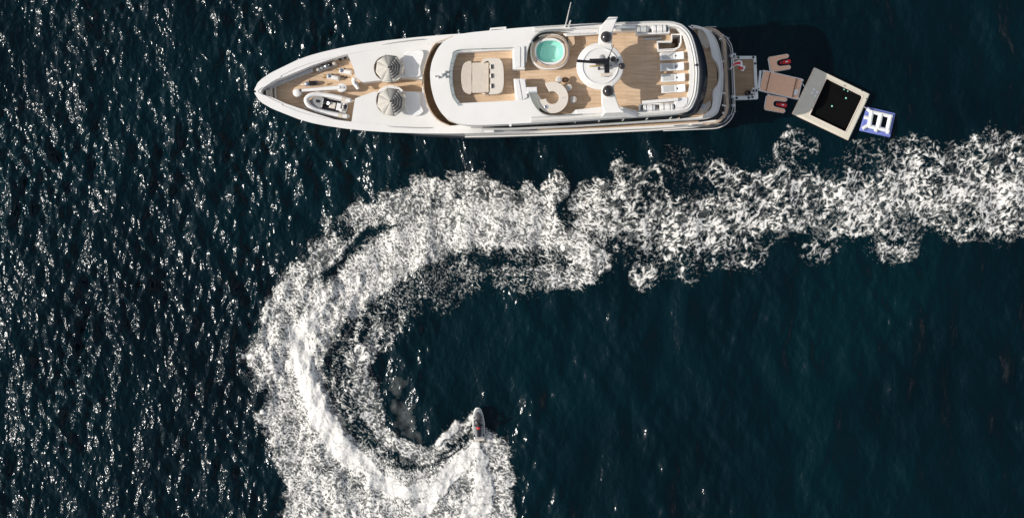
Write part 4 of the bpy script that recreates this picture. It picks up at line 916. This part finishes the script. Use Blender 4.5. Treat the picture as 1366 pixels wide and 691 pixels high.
for (px_, py_, lb) in ((895.7, 90.4, 'white sun lounger on the sun deck, second from the stairwell'), (897, 105, 'white sun lounger on the sun deck, third from the stairwell'), (897.4, 119.6, 'white sun lounger nearest the white tube rail on the sun deck')):
    l2 = dup(root, (*W(px_, py_, ZD), ZD), AX + random.uniform(-.02, .02), lb)
# sun bed on the lounge
base = W(643, 103, 7.9)
R = thing('sun_bed', 'large round-cornered beige sun bed with three dark cushions in the roof lounge', 'sun bed', (*W(643, 103.5, 7.47), 7.47))
def rr(pts, z): return PL(spl(pts, 4, True), z)
b = MB(); b.prism(PL([(630, 83.5), (652, 83), (652, 123.5), (630, 124)], 8.15), 7.52, 8.02); b.build('mattress', M['beige'], R, bevel=.06, seg=3)
b = MB(); b.prism(rr([(629, 82.8), (621, 83.2), (617, 89), (615.2, 98), (615.2, 108), (617, 118), (621, 123.6), (629, 124.3), (629.2, 103)], 8.1), 7.52, 8.0); b.build('foot_cushion', M['beige'], R, bevel=.05)
b = MB(); b.prism(PL(rrect(0, 0, 0, 0, 0)[:0] + spl([(645, 79), (662, 78), (668, 80.5), (671, 88), (672, 100), (671.6, 114), (669, 122), (663, 125.5), (646, 126), (644.5, 123.8), (653, 123.6), (653, 84), (644.5, 83.6)], 4, True), 8.3), 7.52, 8.26); b.build('backrest', M['cream'], R, bevel=.08, seg=3)
b = MB(); b.prism(PL([(616, 84), (670, 80), (671, 124), (617, 123)], 7.8), 7.47, 7.53); b.build('base', M['cream'], R)
for k, (x, y, lb) in enumerate(((655.3, 89.2, 'cream cushion with dark band at the port end of the beige sun bed'), (655.5, 101.3, 'cream cushion with dark band in the middle of the beige sun bed'), (655.8, 114.8, 'cream cushion with dark band at the starboard end of the beige sun bed'))):
    c = W(x, y, 8.3); t = thing('cushion', lb, 'cushion', (*c, 8.13), 'cushions on the sun bed')
    b = MB(); b.box((c[0] - .06, c[1], 8.22), (.13, .34, .2), ry=.3); b.build('pillow', M['cream'], t, bevel=.05)
    b = MB(); b.box((c[0] + .02, c[1] - .02, 8.27), (.12, .36, .22), ry=.25); b.build('dark_band', M['black'], t, bevel=.03)
# bar stools
def stool(px_, py_, lb, first=None):
    c = W(px_, py_, ZD + .8)
    if first: return dup(first, (*c, ZD), 0, lb)
    t = thing('bar_stool', lb, 'bar stool', (*c, ZD), 'round stools at the outdoor bar')
    b = MB(); b.lathe((*c, ZD), [(.22, 0), (.22, .03), (.04, .06), (.035, .7)], 16); b.build('pedestal', M['chrome'], t)
    b = MB(); b.lathe((*c, ZD + .7), [(.2, 0), (.255, .03), (.26, .09), (.2, .12), (.01, .125)], 22); b.build('seat', M['cream'], t)
    b = MB(); b.lathe((*c, ZD + .825), [(.155, 0), (.15, .02), (.01, .022)], 20); b.build('seat_pad', M['lgrey'], t)
    return t
s0 = stool(745.5, 106.3, 'round white bar stool beside the teak path, farthest from the counter')
stool(759, 116.8, 'round bar stool with grey pad between the other two beside the curved bar', s0)
stool(765, 132.8, 'round bar stool with grey pad at the aft side of the curved bar', s0)
# black bag with a white towel beside the spa
c = W(712, 52.5, ZC); t = thing('beach_bag', 'small black bag with white towel on the coaming beside the spa pool', 'bag', (*c, ZC))
b = MB(); b.box((c[0] + .15, c[1] - .05, ZC + .14), (.62, .26, .26), rz=.55); b.build('bag', M['black'], t, bevel=.08)
b = MB(); b.box((c[0] - .12, c[1] - .22, ZC + .1), (.34, .2, .12), rz=.3); b.build('towel', M['whitecloth'], t, bevel=.04)
b = MB(); b.tube([(c[0] - .08, c[1] - .15, ZC + .25), (c[0] + .12, c[1] - .02, ZC + .4), (c[0] + .34, c[1] + .1, ZC + .25)], .018, 6); b.build('strap', M['black'], t)
# small tray / ornaments by the bar
c = W(754, 107, ZD + .4); t = thing('side_table', 'small dark wooden side table with brass rim beside a white bar stool', 'table', (*c, ZD))
b = MB(); b.lathe((*c, ZD), [(.15, 0), (.03, .05), (.03, .38)], 12); b.build('leg', M['black'], t)
b = MB(); b.lathe((*c, ZD + .38), [(.2, 0), (.22, .03), (.01, .035)], 18, sx=1.5); b.build('top', M['foamdark'], t)
b = MB(); b.lathe((*c, ZD + .41), [(.1, 0), (.06, .1), (.08, .14)], 12); b.build('bowl', M['gold'], t)
# life rafts
def raft(px_, py_, L_, r_, mt, lb):
    c = W(px_, py_, ZC - .1); t = thing('life_raft', lb, 'life raft', (*c, ZC - .4), 'life raft canisters in the side racks')
    Rm = Matrix.Rotation(AX, 3, 'Z') @ Matrix.Rotation(PI / 2, 3, 'Y'); pr = [(.02, -L_ / 2), (r_ * .8, -L_ / 2 + .03)]
    k = -L_ / 2 + .08
    while k < L_ / 2 - .08: pr += [(r_, k), (r_ * .93, k + .05)]; k += .1
    pr += [(r_ * .8, L_ / 2 - .03), (.02, L_ / 2)]
    b = MB(); b.lathe((*c, ZC - .4 + r_), pr, 20, R=Rm); b.build('canister', M[mt], t, ang=25)
    for q in (-.25, .25):
        b = MB(); b.lathe((c[0] + q * math.cos(AX), c[1] + q * math.sin(AX), ZC - .4 + r_), [(r_ + .012, -.02), (r_ + .012, .02)], 20, R=Rm); b.build('strap', M['grey'], t)
raft(857.5, 40, .95, .3, 'lgrey', 'grey ribbed life raft canister in the port rack, next to the arch')
raft(879, 39, 1.2, .32, 'gel', 'white ribbed life raft canister in the port rack, next to the stairwell')
raft(866, 144.5, 1.0, .3, 'gel2', 'white ribbed life raft canister in the starboard rack, next to the arch')
raft(889, 143.5, 1.15, .31, 'gel', 'white ribbed life raft canister in the starboard rack, next to the corner locker')
# ---- tender stowed on the bow
tc_ = W(436, 139, 4.9); ta = math.atan2(-(145 - 133), 58) ; ta = -.205
T = thing('tender_boat', 'small grey and white inflatable tender with dark seats stowed on the bow', 'tender', (*tc_, zw + .05))
def tp(x, y, z):
    x *= 1.08; y *= 1.24
    return (tc_[0] + x * math.cos(ta) - y * math.sin(ta), tc_[1] + x * math.sin(ta) + y * math.cos(ta), z)
path = [(1.72, .54), (.9, .58), (0, .58), (-.7, .54), (-1.25, .38), (-1.55, .12)]
full = path + [(x, -y) for x, y in path[::-1]]
b = MB(); b.tube([tp(x, y, 4.95 + .12 * max(0, -x - .4)) for x, y in spl(full, 5)], .2, 14); b.build('tube', M['gel2'], T, ang=60)
for sy in (1, -1):
    b = MB(); b.lathe(tp(1.72, sy * .54, 4.95), [(.2, 0), (.16, .12), (.02, .22)], 14, R=Matrix.Rotation(ta, 3, 'Z') @ Matrix.Rotation(PI / 2, 3, 'Y')); b.build('tube_cone', M['lgrey'], T)
    b = MB(); b.tube([tp(1.35, sy * .57, 4.96), tp(1.05, sy * .58, 4.96)], .207, 14); b.build('tube_patch', M['beige'], T)
hp = [tp(x, y, 0)[:2] for x, y in [(1.55, .42), (-.6, .42), (-1.1, .28), (-1.4, 0), (-1.1, -.28), (-.6, -.42), (1.55, -.42)]]
b = MB(); b.prism(hp, 4.45, 4.72); b.build('hull', M['gel2'], T)
b = MB(); b.prism([tp(x, y, 0)[:2] for x, y in [(-.35, .38), (-.7, .37), (-1.1, .24), (-1.3, 0), (-1.1, -.24), (-.7, -.37), (-.35, -.38)]], 4.72, 4.98); b.build('bow_locker', M['grey'], T, bevel=.03)
b = MB(); b.prism([tp(x, y, 0)[:2] for x, y in [(1.0, .37), (-.3, .37), (-.3, -.37), (1.0, -.37)]], 4.72, 4.75); b.build('floor', M['black'], T)
def tb(name, x, y, z, s, m_): 
    b = MB(); b.box(tp(x, y, z), s, rz=ta); b.build(name, M[m_], T, bevel=.03)
tb('thwart', -.32, 0, 4.95, (.06, .74, .2), 'gel'); tb('console', -.12, .05, 4.95, (.3, .3, .4), 'black'); tb('dashboard', -.72, .05, 5.0, (.3, .22, .1), 'black')
tb('seat', .45, -.02, 4.9, (.5, .5, .24), 'cream'); tb('seat', .95, -.03, 4.92, (.36, .6, .28), 'cush'); tb('engine_mount', 1.3, 0, 4.9, (.2, .7, .2), 'gel')
b = MB(); b.lathe(tp(1.45, .05, 4.9), [(.17, 0), (.2, .2), (.15, .4), (.04, .45)], 16); b.build('outboard_motor', M['black'], T)
b = MB(); b.lathe(tp(.12, .05, 5.12), [(.13, 0), (.15, .02), (.13, .04)], 16, R=Matrix.Rotation(-.4, 3, 'Y')); b.build('steering_wheel', M['chrome'], T)
b = MB(); b.tube([tp(1.55, -.5, 4.9), tp(1.62, .1, 5.2), tp(1.5, .5, 4.9)], .03, 6); b.build('stern_hoop', M['chrome'], T)
tb('fuel_tank', 1.2, -.22, 5.0, (.2, .24, .2), 'red' if False else 'gel')
# ================================================================ things afloat astern
def q(pts, z): return PL(pts, z)
D = thing('swim_dock', 'white-framed teak swim dock moored against the stern', 'dock', (*W(993, 104, .4), 0))
op = q([(973.5, 75), (1008.8, 75), (1011.6, 132), (976.3, 133.5)], .55); ip = q([(979, 79.5), (1005, 79), (1007, 127), (981, 128.5)], .55)
b = MB(); b.prism(op, -.15, .55, holes=[ip]); b.build('frame', M['vinylw'], D, bevel=.05)
b = MB(); b.prism(offs(ip, -.03), .2, .44); b.build('deck_boards', M['teak_shade'], D)
for x, y in ((978, 77), (985, 77), (1005, 76.8), (1007.5, 85), (1009, 121), (999, 130.8), (983, 131), (1004, 130)):
    b = MB(); b.lathe((*W(x, y, .6), .55), [(.1, 0), (.1, .04), (.05, .06)], 12); b.build('deck_socket', M['black'], D)
b = MB(); b.tube([(*W(973, 73, .8), .8), (*W(981, 72.6, .8), .8), (*W(981.5, 75.5, .7), .6)], .09, 8); b.build('hinge_bar', M['chrome'], D)
b = MB(); b.tube([(*W(976.5, 76, .8), .95), (*W(975, 86, .8), .95), (*W(975.4, 93, .8), .95)], .06, 8); b.build('hinge_bar', M['chrome'], D)
G = thing('mooring_gear', 'dark coiled hose and steel ladder lying on the lower corner of the swim dock', 'ladder', (*W(1000, 124, .5), .55))
for k in range(3):
    b = MB(); b.tube([(*W(996.5 + k * .6 + (2.6 + k * .3) * math.cos(a), 124.5 + (2.2 + k * .2) * math.sin(a), .6), .6 + k * .05) for a in np.linspace(0, 2 * PI, 14)], .055, 6); b.build('hose_coil', M['black'], G)
for dx in (0, 3.4):
    b = MB(); b.tube([(*W(1001 + dx, 127 + dx * .4, .8), .62), (*W(1004.5 + dx, 117 + dx * .4, .8), .95)], .05, 6); b.build('ladder_rail', M['chrome'], G)
for k in range(4):
    b = MB(); b.tube([(*W(1001.5 + k * .9, 125.6 - k * 2.4, .8), .66 + k * .08), (*W(1005 + k * .9, 127 - k * 2.4, .8), .66 + k * .08)], .06, 6); b.build('ladder_rung', M['gel' if k % 2 else 'black'], G)
# boarding mat
B_ = thing('floating_mat', 'tan non-slip boarding mat with white edge floating between the dock and the pool', 'floating mat', (*W(1042, 113, .3), 0))
ma = -math.radians(13); mc_ = W(1042, 113.3, .3)
b = MB(); b.prism(rrect(*mc_, 3.5, 1.85, .14, ma), -.08, .2); b.build('inflated_body', M['vinylw'], B_, bevel=.05)
b = MB(); b.prism(rrect(*mc_, 3.34, 1.69, .1, ma), .2, .225); b.build('foam_top', M['foam'], B_)
for dx, wd in ((-1.13, .09), (1.2, .09), (1.32, .03)):
    b = MB(); b.box((mc_[0] + dx * math.cos(ma), mc_[1] + dx * math.sin(ma), .232), (wd, 1.66, .02), rz=ma); b.build('dark_band', M['foamdark'], B_)
b = MB(); b.box((mc_[0] + 1.42 * math.cos(ma) + .35 * math.sin(ma), mc_[1] + 1.42 * math.sin(ma) - .35 * math.cos(ma), .25), (.3, .5, .03), rz=ma); b.build('logo_patch', M['whitecloth'], B_)
for sx, sy in ((-1, 1), (-1, -1), (1, 1), (1, -1)):
    p = Vector((sx * 1.72, sy * .8, 0)); p = Matrix.Rotation(ma, 3, 'Z') @ p
    b = MB(); b.ball((mc_[0] + p.x, mc_[1] + p.y, .2), .11, 12, 8); b.build('grab_knob', M['vinylw'], B_)
b = MB(); b.tube([(*W(1012, 118, .4), .35), (*W(1014.5, 94.5, .4), .4)], .1, 8); b.build('mooring_bar', M['vinylw'], B_)
# U-shaped water-scooter docks
def udock(px_, py_, rz, lb, lb2):
    c = W(px_, py_, .3); t = thing('scooter_dock', lb, 'floating dock', (*c, 0), 'u-shaped floating docks')
    def P(x, y): return (c[0] + x * math.cos(rz) - y * math.sin(rz), c[1] + x * math.sin(rz) + y * math.cos(rz))
    def shape(e):
        L_, Wd = .92 + e, .68 + e; out = []
        out += [(-L_ + .12, -Wd), (L_ - .12, -Wd), (L_, -Wd + .12), (L_, -.34 - e * .3 - .1), (L_ - .12, -.30 - 0 + e), (.1, -.26 + e)]
        for k in range(7):
            a = math.radians(-90 - 30 * k); out.append((.05 + (.26 - e) * math.cos(a), (.26 - e) * math.sin(a)))
        out += [(.1, .26 - e), (L_ - .12, .30 - e), (L_, .34 + e * .3 + .1), (L_, Wd - .12), (L_ - .12, Wd), (-L_ + .12, Wd), (-L_, Wd - .15), (-L_, -Wd + .15)]
        return [P(*p) for p in out]
    b = MB(); b.prism(shape(0), -.08, .2); b.build('inflated_body', M['foamedge'], t, bevel=.05)
    b = MB(); b.prism(shape(-.07), .2, .225); b.build('foam_top', M['foam'], t)
    b = MB(); b.box((*P(-.93, 0), .2), (.06, .9, .06), rz=rz); b.build('grab_handle', M['vinylw'], t)
    s = thing('sea_scooter', lb2, 'sea scooter', (*P(.45, 0), .0), 'red sea scooters in the docks')
    v = []
    prof = [(-.48, .03, .02), (-.42, .12, .08), (-.2, .17, .12), (.1, .17, .13), (.35, .19, .1), (.48, .14, .07)]
    for x, hy, hz in prof:
        for k in range(12):
            a = 2 * PI * k / 12; v.append((*P(.5 + x, hy * math.cos(a)), .12 + hz * math.sin(a)))
    f = [(i * 12 + k, i * 12 + (k + 1) % 12, (i + 1) * 12 + (k + 1) % 12, (i + 1) * 12 + k) for i in range(5) for k in range(12)] + [tuple(range(12)), tuple(60 + k for k in range(12))[::-1]]
    b = MB(); b.add(v, f); b.build('body', M['red'], s, ang=60)
    for sy in (1, -1):
        b = MB(); b.tube([(*P(.2, sy * .1), .22), (*P(.3, sy * .24), .2), (*P(.5, sy * .24), .18)], .03, 6); b.build('handle', M['black'], s)
    b = MB(); b.box((*P(.18, 0), .25), (.14, .12, .04), rz=rz); b.build('display', M['black'], s, bevel=.01)
    b = MB(); b.box((*P(.62, 0), .255), (.2, .1, .02), rz=rz); b.build('badge', M['whitecloth'], s)
udock(1040.3, 84.2, .17, 'tan u-shaped floating dock with red scooter, above the boarding mat near the top edge', 'red sea scooter in the dock above the tan boarding mat')
udock(1035.2, 138.5, -.17, 'tan u-shaped floating dock with red scooter, below the boarding mat', 'red sea scooter in the dock below the tan boarding mat')
# inflatable sea pool
Pl = thing('floating_pool', 'large square sand-coloured inflatable sea pool with dark net floor', 'sea pool', (*W(1109, 138, .4), 0))
po = q([(1087, 89.7), (1161.4, 125.7), (1132.7, 187.2), (1057.2, 151.6)], .5); pn = q([(1102.8, 104.9), (1151, 128.6), (1128, 176.3), (1080.4, 153.5)], .5)
b = MB(); b.prism(offs(po, .03), -.1, .5, holes=[pn]); b.build('inflated_rim', M['vinyl'], Pl, bevel=.1, seg=3)
b = MB(); b.prism(offs(po, -.0), .1, .3, holes=[offs(po, .1)]); b.build('rub_strake', M['foamedge'], Pl, bevel=.04)
b = MB(); b.prism(offs(pn, -.06), .42, .53, holes=[offs(pn, .02)]); b.build('inner_welt', M['foamedge'], Pl, bevel=.03)
# net: strands over the pool well
v = []; f = []
A0, B0, C0, D0 = [Vector((*p, -.55)) for p in pn]
b = MB(); b.prism(offs(pn, -.02), -.1, .2); b.build('net_floor', M['net'], Pl)
b = MB(); b.prism(offs(pn, -.03), -.2, .4, holes=[offs(pn, .0)]); b.build('net_side', M['net'], Pl)
for x, y in ((1083.6, 124.2), (1085.5, 119.8), (1087.6, 128.2), (1089.8, 123.6)):
    b = MB(); b.box((*W(x, y, .5), .515), (.2, .2, .03), rz=-.43); b.build('vent_patch', M['whitecloth'], Pl, bevel=.01)
for x, y in ((1150, 121.5), (1127, 114.5), (1156, 132)):
    b = MB(); b.lathe((*W(x, y, .5), .5), [(.05, 0), (.05, .03)], 10); b.build('valve', M['black'], Pl)
for x, y, s_, w_ in ((1128.6, 131.3, .085, 'near its centre'), (1110, 142, .08, 'nearest the tan boarding mat'), (1126, 119.8, .06, 'by its top edge, left of the pair'), (1131, 122, .06, 'by its top edge, right of the pair')):  # small green balls modelling the glints in the dark pool
    t = thing('pool_dot', 'small green dot in the dark pool ' + w_, 'dot', (*W(x, y, .2), .2))
    t['group'] = 'green dots in the sea pool'
    b = MB(); b.ball((*W(x, y, .2), .22), s_, 14, 8, sz=.7); b.build('shell', M['aquad'], t); b = MB(); b.lathe((*W(x, y, .2), .22 + s_ * .6), [(s_ * .4, 0), (.02, .05)], 10); b.build('cap', M['aquad'], t)
# blue and white inflatable island
I = thing('inflatable_island', 'blue and white inflatable platform with two openings beside the sea pool', 'inflatable', (*W(1171, 163, .3), 0))
io_ = q([(1156.4, 142.2), (1195.3, 151.2), (1188, 183.4), (1147.2, 174.2)], .3)
b = MB(); b.prism(io_, -.1, .22, holes=[q([(1165.5, 152.3), (1172.3, 153.8), (1168.8, 167.2), (1162.2, 165.6)], .3), q([(1178.5, 155.2), (1186.6, 157.2), (1183.2, 170.5), (1175.6, 168.6)], .3)]); b.build('blue_base', M['blue'], I, bevel=.06)
def tubeP(pts, r_, nm='white_tube'):
    b = MB(); b.tube([(*W(x, y, .5), .36) for x, y in pts], r_, 12); b.build(nm, M['vinylw'], I, ang=60)
tubeP([(1161.5, 148.8), (1190.8, 155.6)], .17); tubeP([(1188.6, 154.5), (1184.2, 174.8)], .2); tubeP([(1158.6, 168.3), (1186.5, 174.6)], .17); tubeP([(1163.4, 148.5), (1160, 168.8)], .2); tubeP([(1175.8, 152.2), (1171.4, 171.3)], .22)
tubeP([(1163, 150), (1157.6, 145)], .16); tubeP([(1160.6, 157.6), (1153.8, 156.6)], .17); tubeP([(1159.6, 166.8), (1151.4, 171.4)], .16); tubeP([(1170.3, 171), (1168.5, 175.6)], .17); tubeP([(1185.5, 174), (1184.6, 178.5)], .15)
# ---- ensign at the stern
Fl = thing('ensign', 'red and white flag hanging from a pole at the stern over the swim dock', 'flag', (*W(961, 95.5, 3.6), 3.56))
b = MB(); b.tube([(*W(960.5, 95.6, 3.6), 3.56), (*W(974, 92, 4.6), 4.7)], .04, 8, r2=.025); b.build('pole', M['teak_cap'], Fl)
def ribbon(name, pts, wv, m_):
    v = []; n = len(pts)
    for i, (x, y, z) in enumerate(pts):
        a = W(x, y, z); v += [(a[0] - wv / 2 * .4, a[1] - wv / 2, z - wv * .15), (a[0], a[1], z + .06 * math.sin(i * 1.3)), (a[0] + wv / 2 * .4, a[1] + wv / 2, z - wv * .12)]
    b = MB(); b.add(v, [(i * 3 + k, i * 3 + 3 + k, i * 3 + 4 + k, i * 3 + 1 + k) for i in range(n - 1) for k in range(2)])
    o = b.build(name, M[m_], Fl, ang=80); s_ = o.modifiers.new('thick', 'SOLIDIFY'); s_.thickness = .02
ribbon('flag_cloth', spl([(975, 90.5, 4.7), (979, 86.6, 4.5), (984.5, 84, 4.2), (989, 85.8, 3.9), (989.6, 90.6, 3.6), (993.5, 92, 3.3)], 3), .42, 'whitecloth')
ribbon('red_stripe', spl([(977.5, 88.0, 4.74), (981, 85.6, 4.6), (985, 84.4, 4.4), (988, 85.2, 4.1)], 3), .2, 'redcloth')
ribbon('red_stripe', spl([(985.6, 89.8, 3.95), (988.5, 91.6, 3.8), (991.5, 91.6, 3.55)], 3), .22, 'redcloth')
# ================================================================ jet ski and rider
jz = .25; jc = W(638.3, 565, .4); ja = math.radians(93)
J = thing('jet_ski', 'dark grey jet ski with white hull at the head of the curling foam trail', 'jet ski', (*jc, 0))
def jp(x, y, z=0): return (jc[0] + x * math.cos(ja) - y * math.sin(ja), jc[1] + x * math.sin(ja) + y * math.cos(ja), z + .06 * x)
def loft(secs, n=20, p=2.6):
    v = []; f = []
    for x, hy, z0, z1 in secs:
        for k in range(n):
            a = 2 * PI * k / n; c_, s_ = math.cos(a), math.sin(a)
            v.append(jp(x, hy * math.copysign(abs(c_) ** (2 / p), c_), (z0 + z1) / 2 + (z1 - z0) / 2 * math.copysign(abs(s_) ** (2 / p), s_)))
    m_ = len(secs)
    for i in range(m_ - 1):
        for k in range(n): f.append((i * n + k, i * n + (k + 1) % n, (i + 1) * n + (k + 1) % n, (i + 1) * n + k))
    f += [tuple(range(n))[::-1], tuple((m_ - 1) * n + k for k in range(n))]
    return MB().add(v, f)
loft([(-1.45, .42, .05, .5), (-1.0, .52, 0, .55), (0, .54, -.05, .6), (.7, .46, 0, .66), (1.2, .33, .15, .7), (1.42, .16, .35, .66)]).build('hull', M['gel'], J, ang=50)
loft([(-1.3, .36, .5, .6), (-.8, .46, .52, .68), (.1, .46, .55, .75), (.75, .42, .6, .85), (1.2, .24, .62, .8), (1.36, .1, .62, .7)]).build('deck', M['grey'], J, ang=50)
loft([(-1.1, .15, .6, .82), (-.6, .2, .6, .92), (0, .17, .62, .9), (.25, .12, .65, .95)]).build('seat', M['black'], J, ang=50)
loft([(.25, .2, .7, 1.0), (.55, .26, .7, 1.08), (.9, .2, .72, .95), (1.1, .1, .7, .82)]).build('cowling', M['deckdark'], J, ang=50)
b = MB(); b.tube([jp(.3, .38, 1.1), jp(.42, .15, 1.16), jp(.42, -.15, 1.16), jp(.3, -.38, 1.1)], .03, 8); b.build('handlebar', M['black'], J)
for sy in (1, -1):
    b = MB(); b.box(jp(.62, sy * .3, 1.0), (.1, .14, .1), rz=ja); b.build('mirror', M['black'], J, bevel=.02)
    b = MB(); b.box(jp(-.5, sy * .42, .6), (1.2, .12, .03), rz=ja); b.build('footwell_mat', M['black'], J)
b = MB(); b.prism(sell(*jp(-1.35, 0)[:2], .12, .42, 3, 20, ja), .42, .52); b.build('boarding_platform', M['beige'], J, bevel=.02)
# rider: one continuous skinned body
Pn = thing('person', 'rider in black wetsuit and red vest seated on the jet ski, leaning forward', 'person', jp(-.35, 0, .9))
Pn.location = jp(-.35, 0, .9)
def skin(name, verts, edges, m_, parent, root=0):
    me = bpy.data.meshes.new(name); l = Pn.location
    me.from_pydata([tuple(Vector(v_[0]) - l) for v_ in verts], edges, []); me.materials.append(M[m_])
    o = bpy.data.objects.new(name, me); C.objects.link(o); o.parent = parent
    sm = o.modifiers.new('skin', 'SKIN'); lay = me.skin_vertices[0].data if me.skin_vertices else None
    if lay is None:
        bm = bmesh.new(); bm.from_mesh(me); bm.verts.layers.skin.verify(); bm.to_mesh(me); bm.free(); lay = me.skin_vertices[0].data
    for i, v_ in enumerate(verts): lay[i].radius = (v_[1], v_[1] * (v_[2] if len(v_) > 2 else 1)); lay[i].use_root = i == root
    ss = o.modifiers.new('sub', 'SUBSURF'); ss.levels = ss.render_levels = 1
    me.polygons.foreach_set('use_smooth', [True] * len(me.polygons)); sm.use_smooth_shade = True
    return o
V = [(jp(-.4, 0, .98), .15, .8), (jp(-.3, 0, 1.14), .13, .8), (jp(-.14, 0, 1.34), .155, .75), (jp(-.04, 0, 1.46), .12), (jp(0.02, 0, 1.54), .06), (jp(.05, 0, 1.60), .06)]
E_ = [(0, 1), (1, 2), (2, 3), (3, 4), (4, 5)]
for sy in (1, -1):
    i = len(V); V += [(jp(-.06, sy * .19, 1.42), .065), (jp(.06, sy * .30, 1.24), .05), (jp(.26, sy * .30, 1.16), .04), (jp(.34, sy * .28, 1.13), .035)]; E_ += [(3, i), (i, i + 1), (i + 1, i + 2), (i + 2, i + 3)]
    h = i + 3
    for k in range(4):
        j = len(V); yy = sy * (.25 + k * .025); V += [(jp(.38, yy, 1.145), .009), (jp(.415, yy, 1.13), .009), (jp(.41, yy, 1.10), .008)]; E_ += [(h, j), (j, j + 1), (j + 1, j + 2)]
    i = len(V); V += [(jp(-.36, sy * .12, .94), .095), (jp(-.02, sy * .27, .88), .075), (jp(-.12, sy * .36, .68), .055), (jp(-.16, sy * .40, .62), .04), (jp(-.04, sy * .41, .60), .035)]; E_ += [(0, i), (i, i + 1), (i + 1, i + 2), (i + 2, i + 3), (i + 3, i + 4)]
skin('body', V, E_, 'wetsuit', Pn)
hc = jp(.08, 0, 1.70)
b = MB(); b.ball(hc, .095, 18, 12, sz=1.25); hd = b.build('head', M['skin'], Pn)
b = MB(); b.ball((hc[0] - .012 * math.cos(ja), hc[1] - .012 * math.sin(ja), hc[2] + .02), .102, 18, 10, sz=1.2, lo=-5); b.build('hair', M['hair'], Pn)
b = MB(); b.lathe((*jp(.17, 0)[:2], 1.69), [(.014, -.02), (.02, -.01), (.006, .03)], 8); subpart(b, 'nose', M['skin'], hd)
for sy in (1, -1):
    b = MB(); b.ball((*jp(.165, sy * .035)[:2], 1.72), .012, 8, 6); subpart(b, 'eye', M['black'], hd)
    b = MB(); b.ball((*jp(.075, sy * .097)[:2], 1.705), .022, 8, 6, sz=1.4); subpart(b, 'ear', M['skin'], hd)
b = MB(); b.box((*jp(.168, 0)[:2], 1.655), (.012, .04, .012), rz=ja); subpart(b, 'mouth', M['redcloth'], hd)
vv = [(jp(-.36, 0, 1.12), .165, .9), (jp(-.22, 0, 1.3), .20, .85), (jp(-.10, 0, 1.43), .19)]
skin('life_vest', vv, [(0, 1), (1, 2)], 'red', Pn)

# ---- mooring lines between the dock, the mats and the pool
for (p0, p1, lb) in (((1011, 121, .55), (1014, 119.5, .25), 'short white rope tying the swim dock to the tan boarding mat'),
                     ((1070.5, 112, .25), (1075, 118, .5), 'short white rope tying the tan boarding mat to the sea pool'),
                     ((1153, 143, .5), (1158, 146, .4), 'short white rope tying the sea pool to the blue inflatable platform'),
                     ((1026, 93, .2), (1031, 96.5, .22), 'short white rope tying the upper u-shaped dock to the boarding mat'),
                     ((1024, 124.5, .22), (1026, 127.5, .2), 'short white rope tying the lower u-shaped dock to the boarding mat')):
    a = Vector((*W(*p0), p0[2])); c_ = Vector((*W(*p1), p1[2])); mid = (a + c_) / 2 - Vector((0, 0, .06))
    t = thing('mooring_rope', lb, 'rope', tuple(a), 'mooring ropes between the floats')
    MB().tube([tuple(a), tuple(mid), tuple(c_)], .025, 6).build('line', M['whitecloth'], t)
    MB().lathe(tuple(c_), [(.06, -.02), (.07, .02), (.04, .04)], 10).build('knot', M['whitecloth'], t)
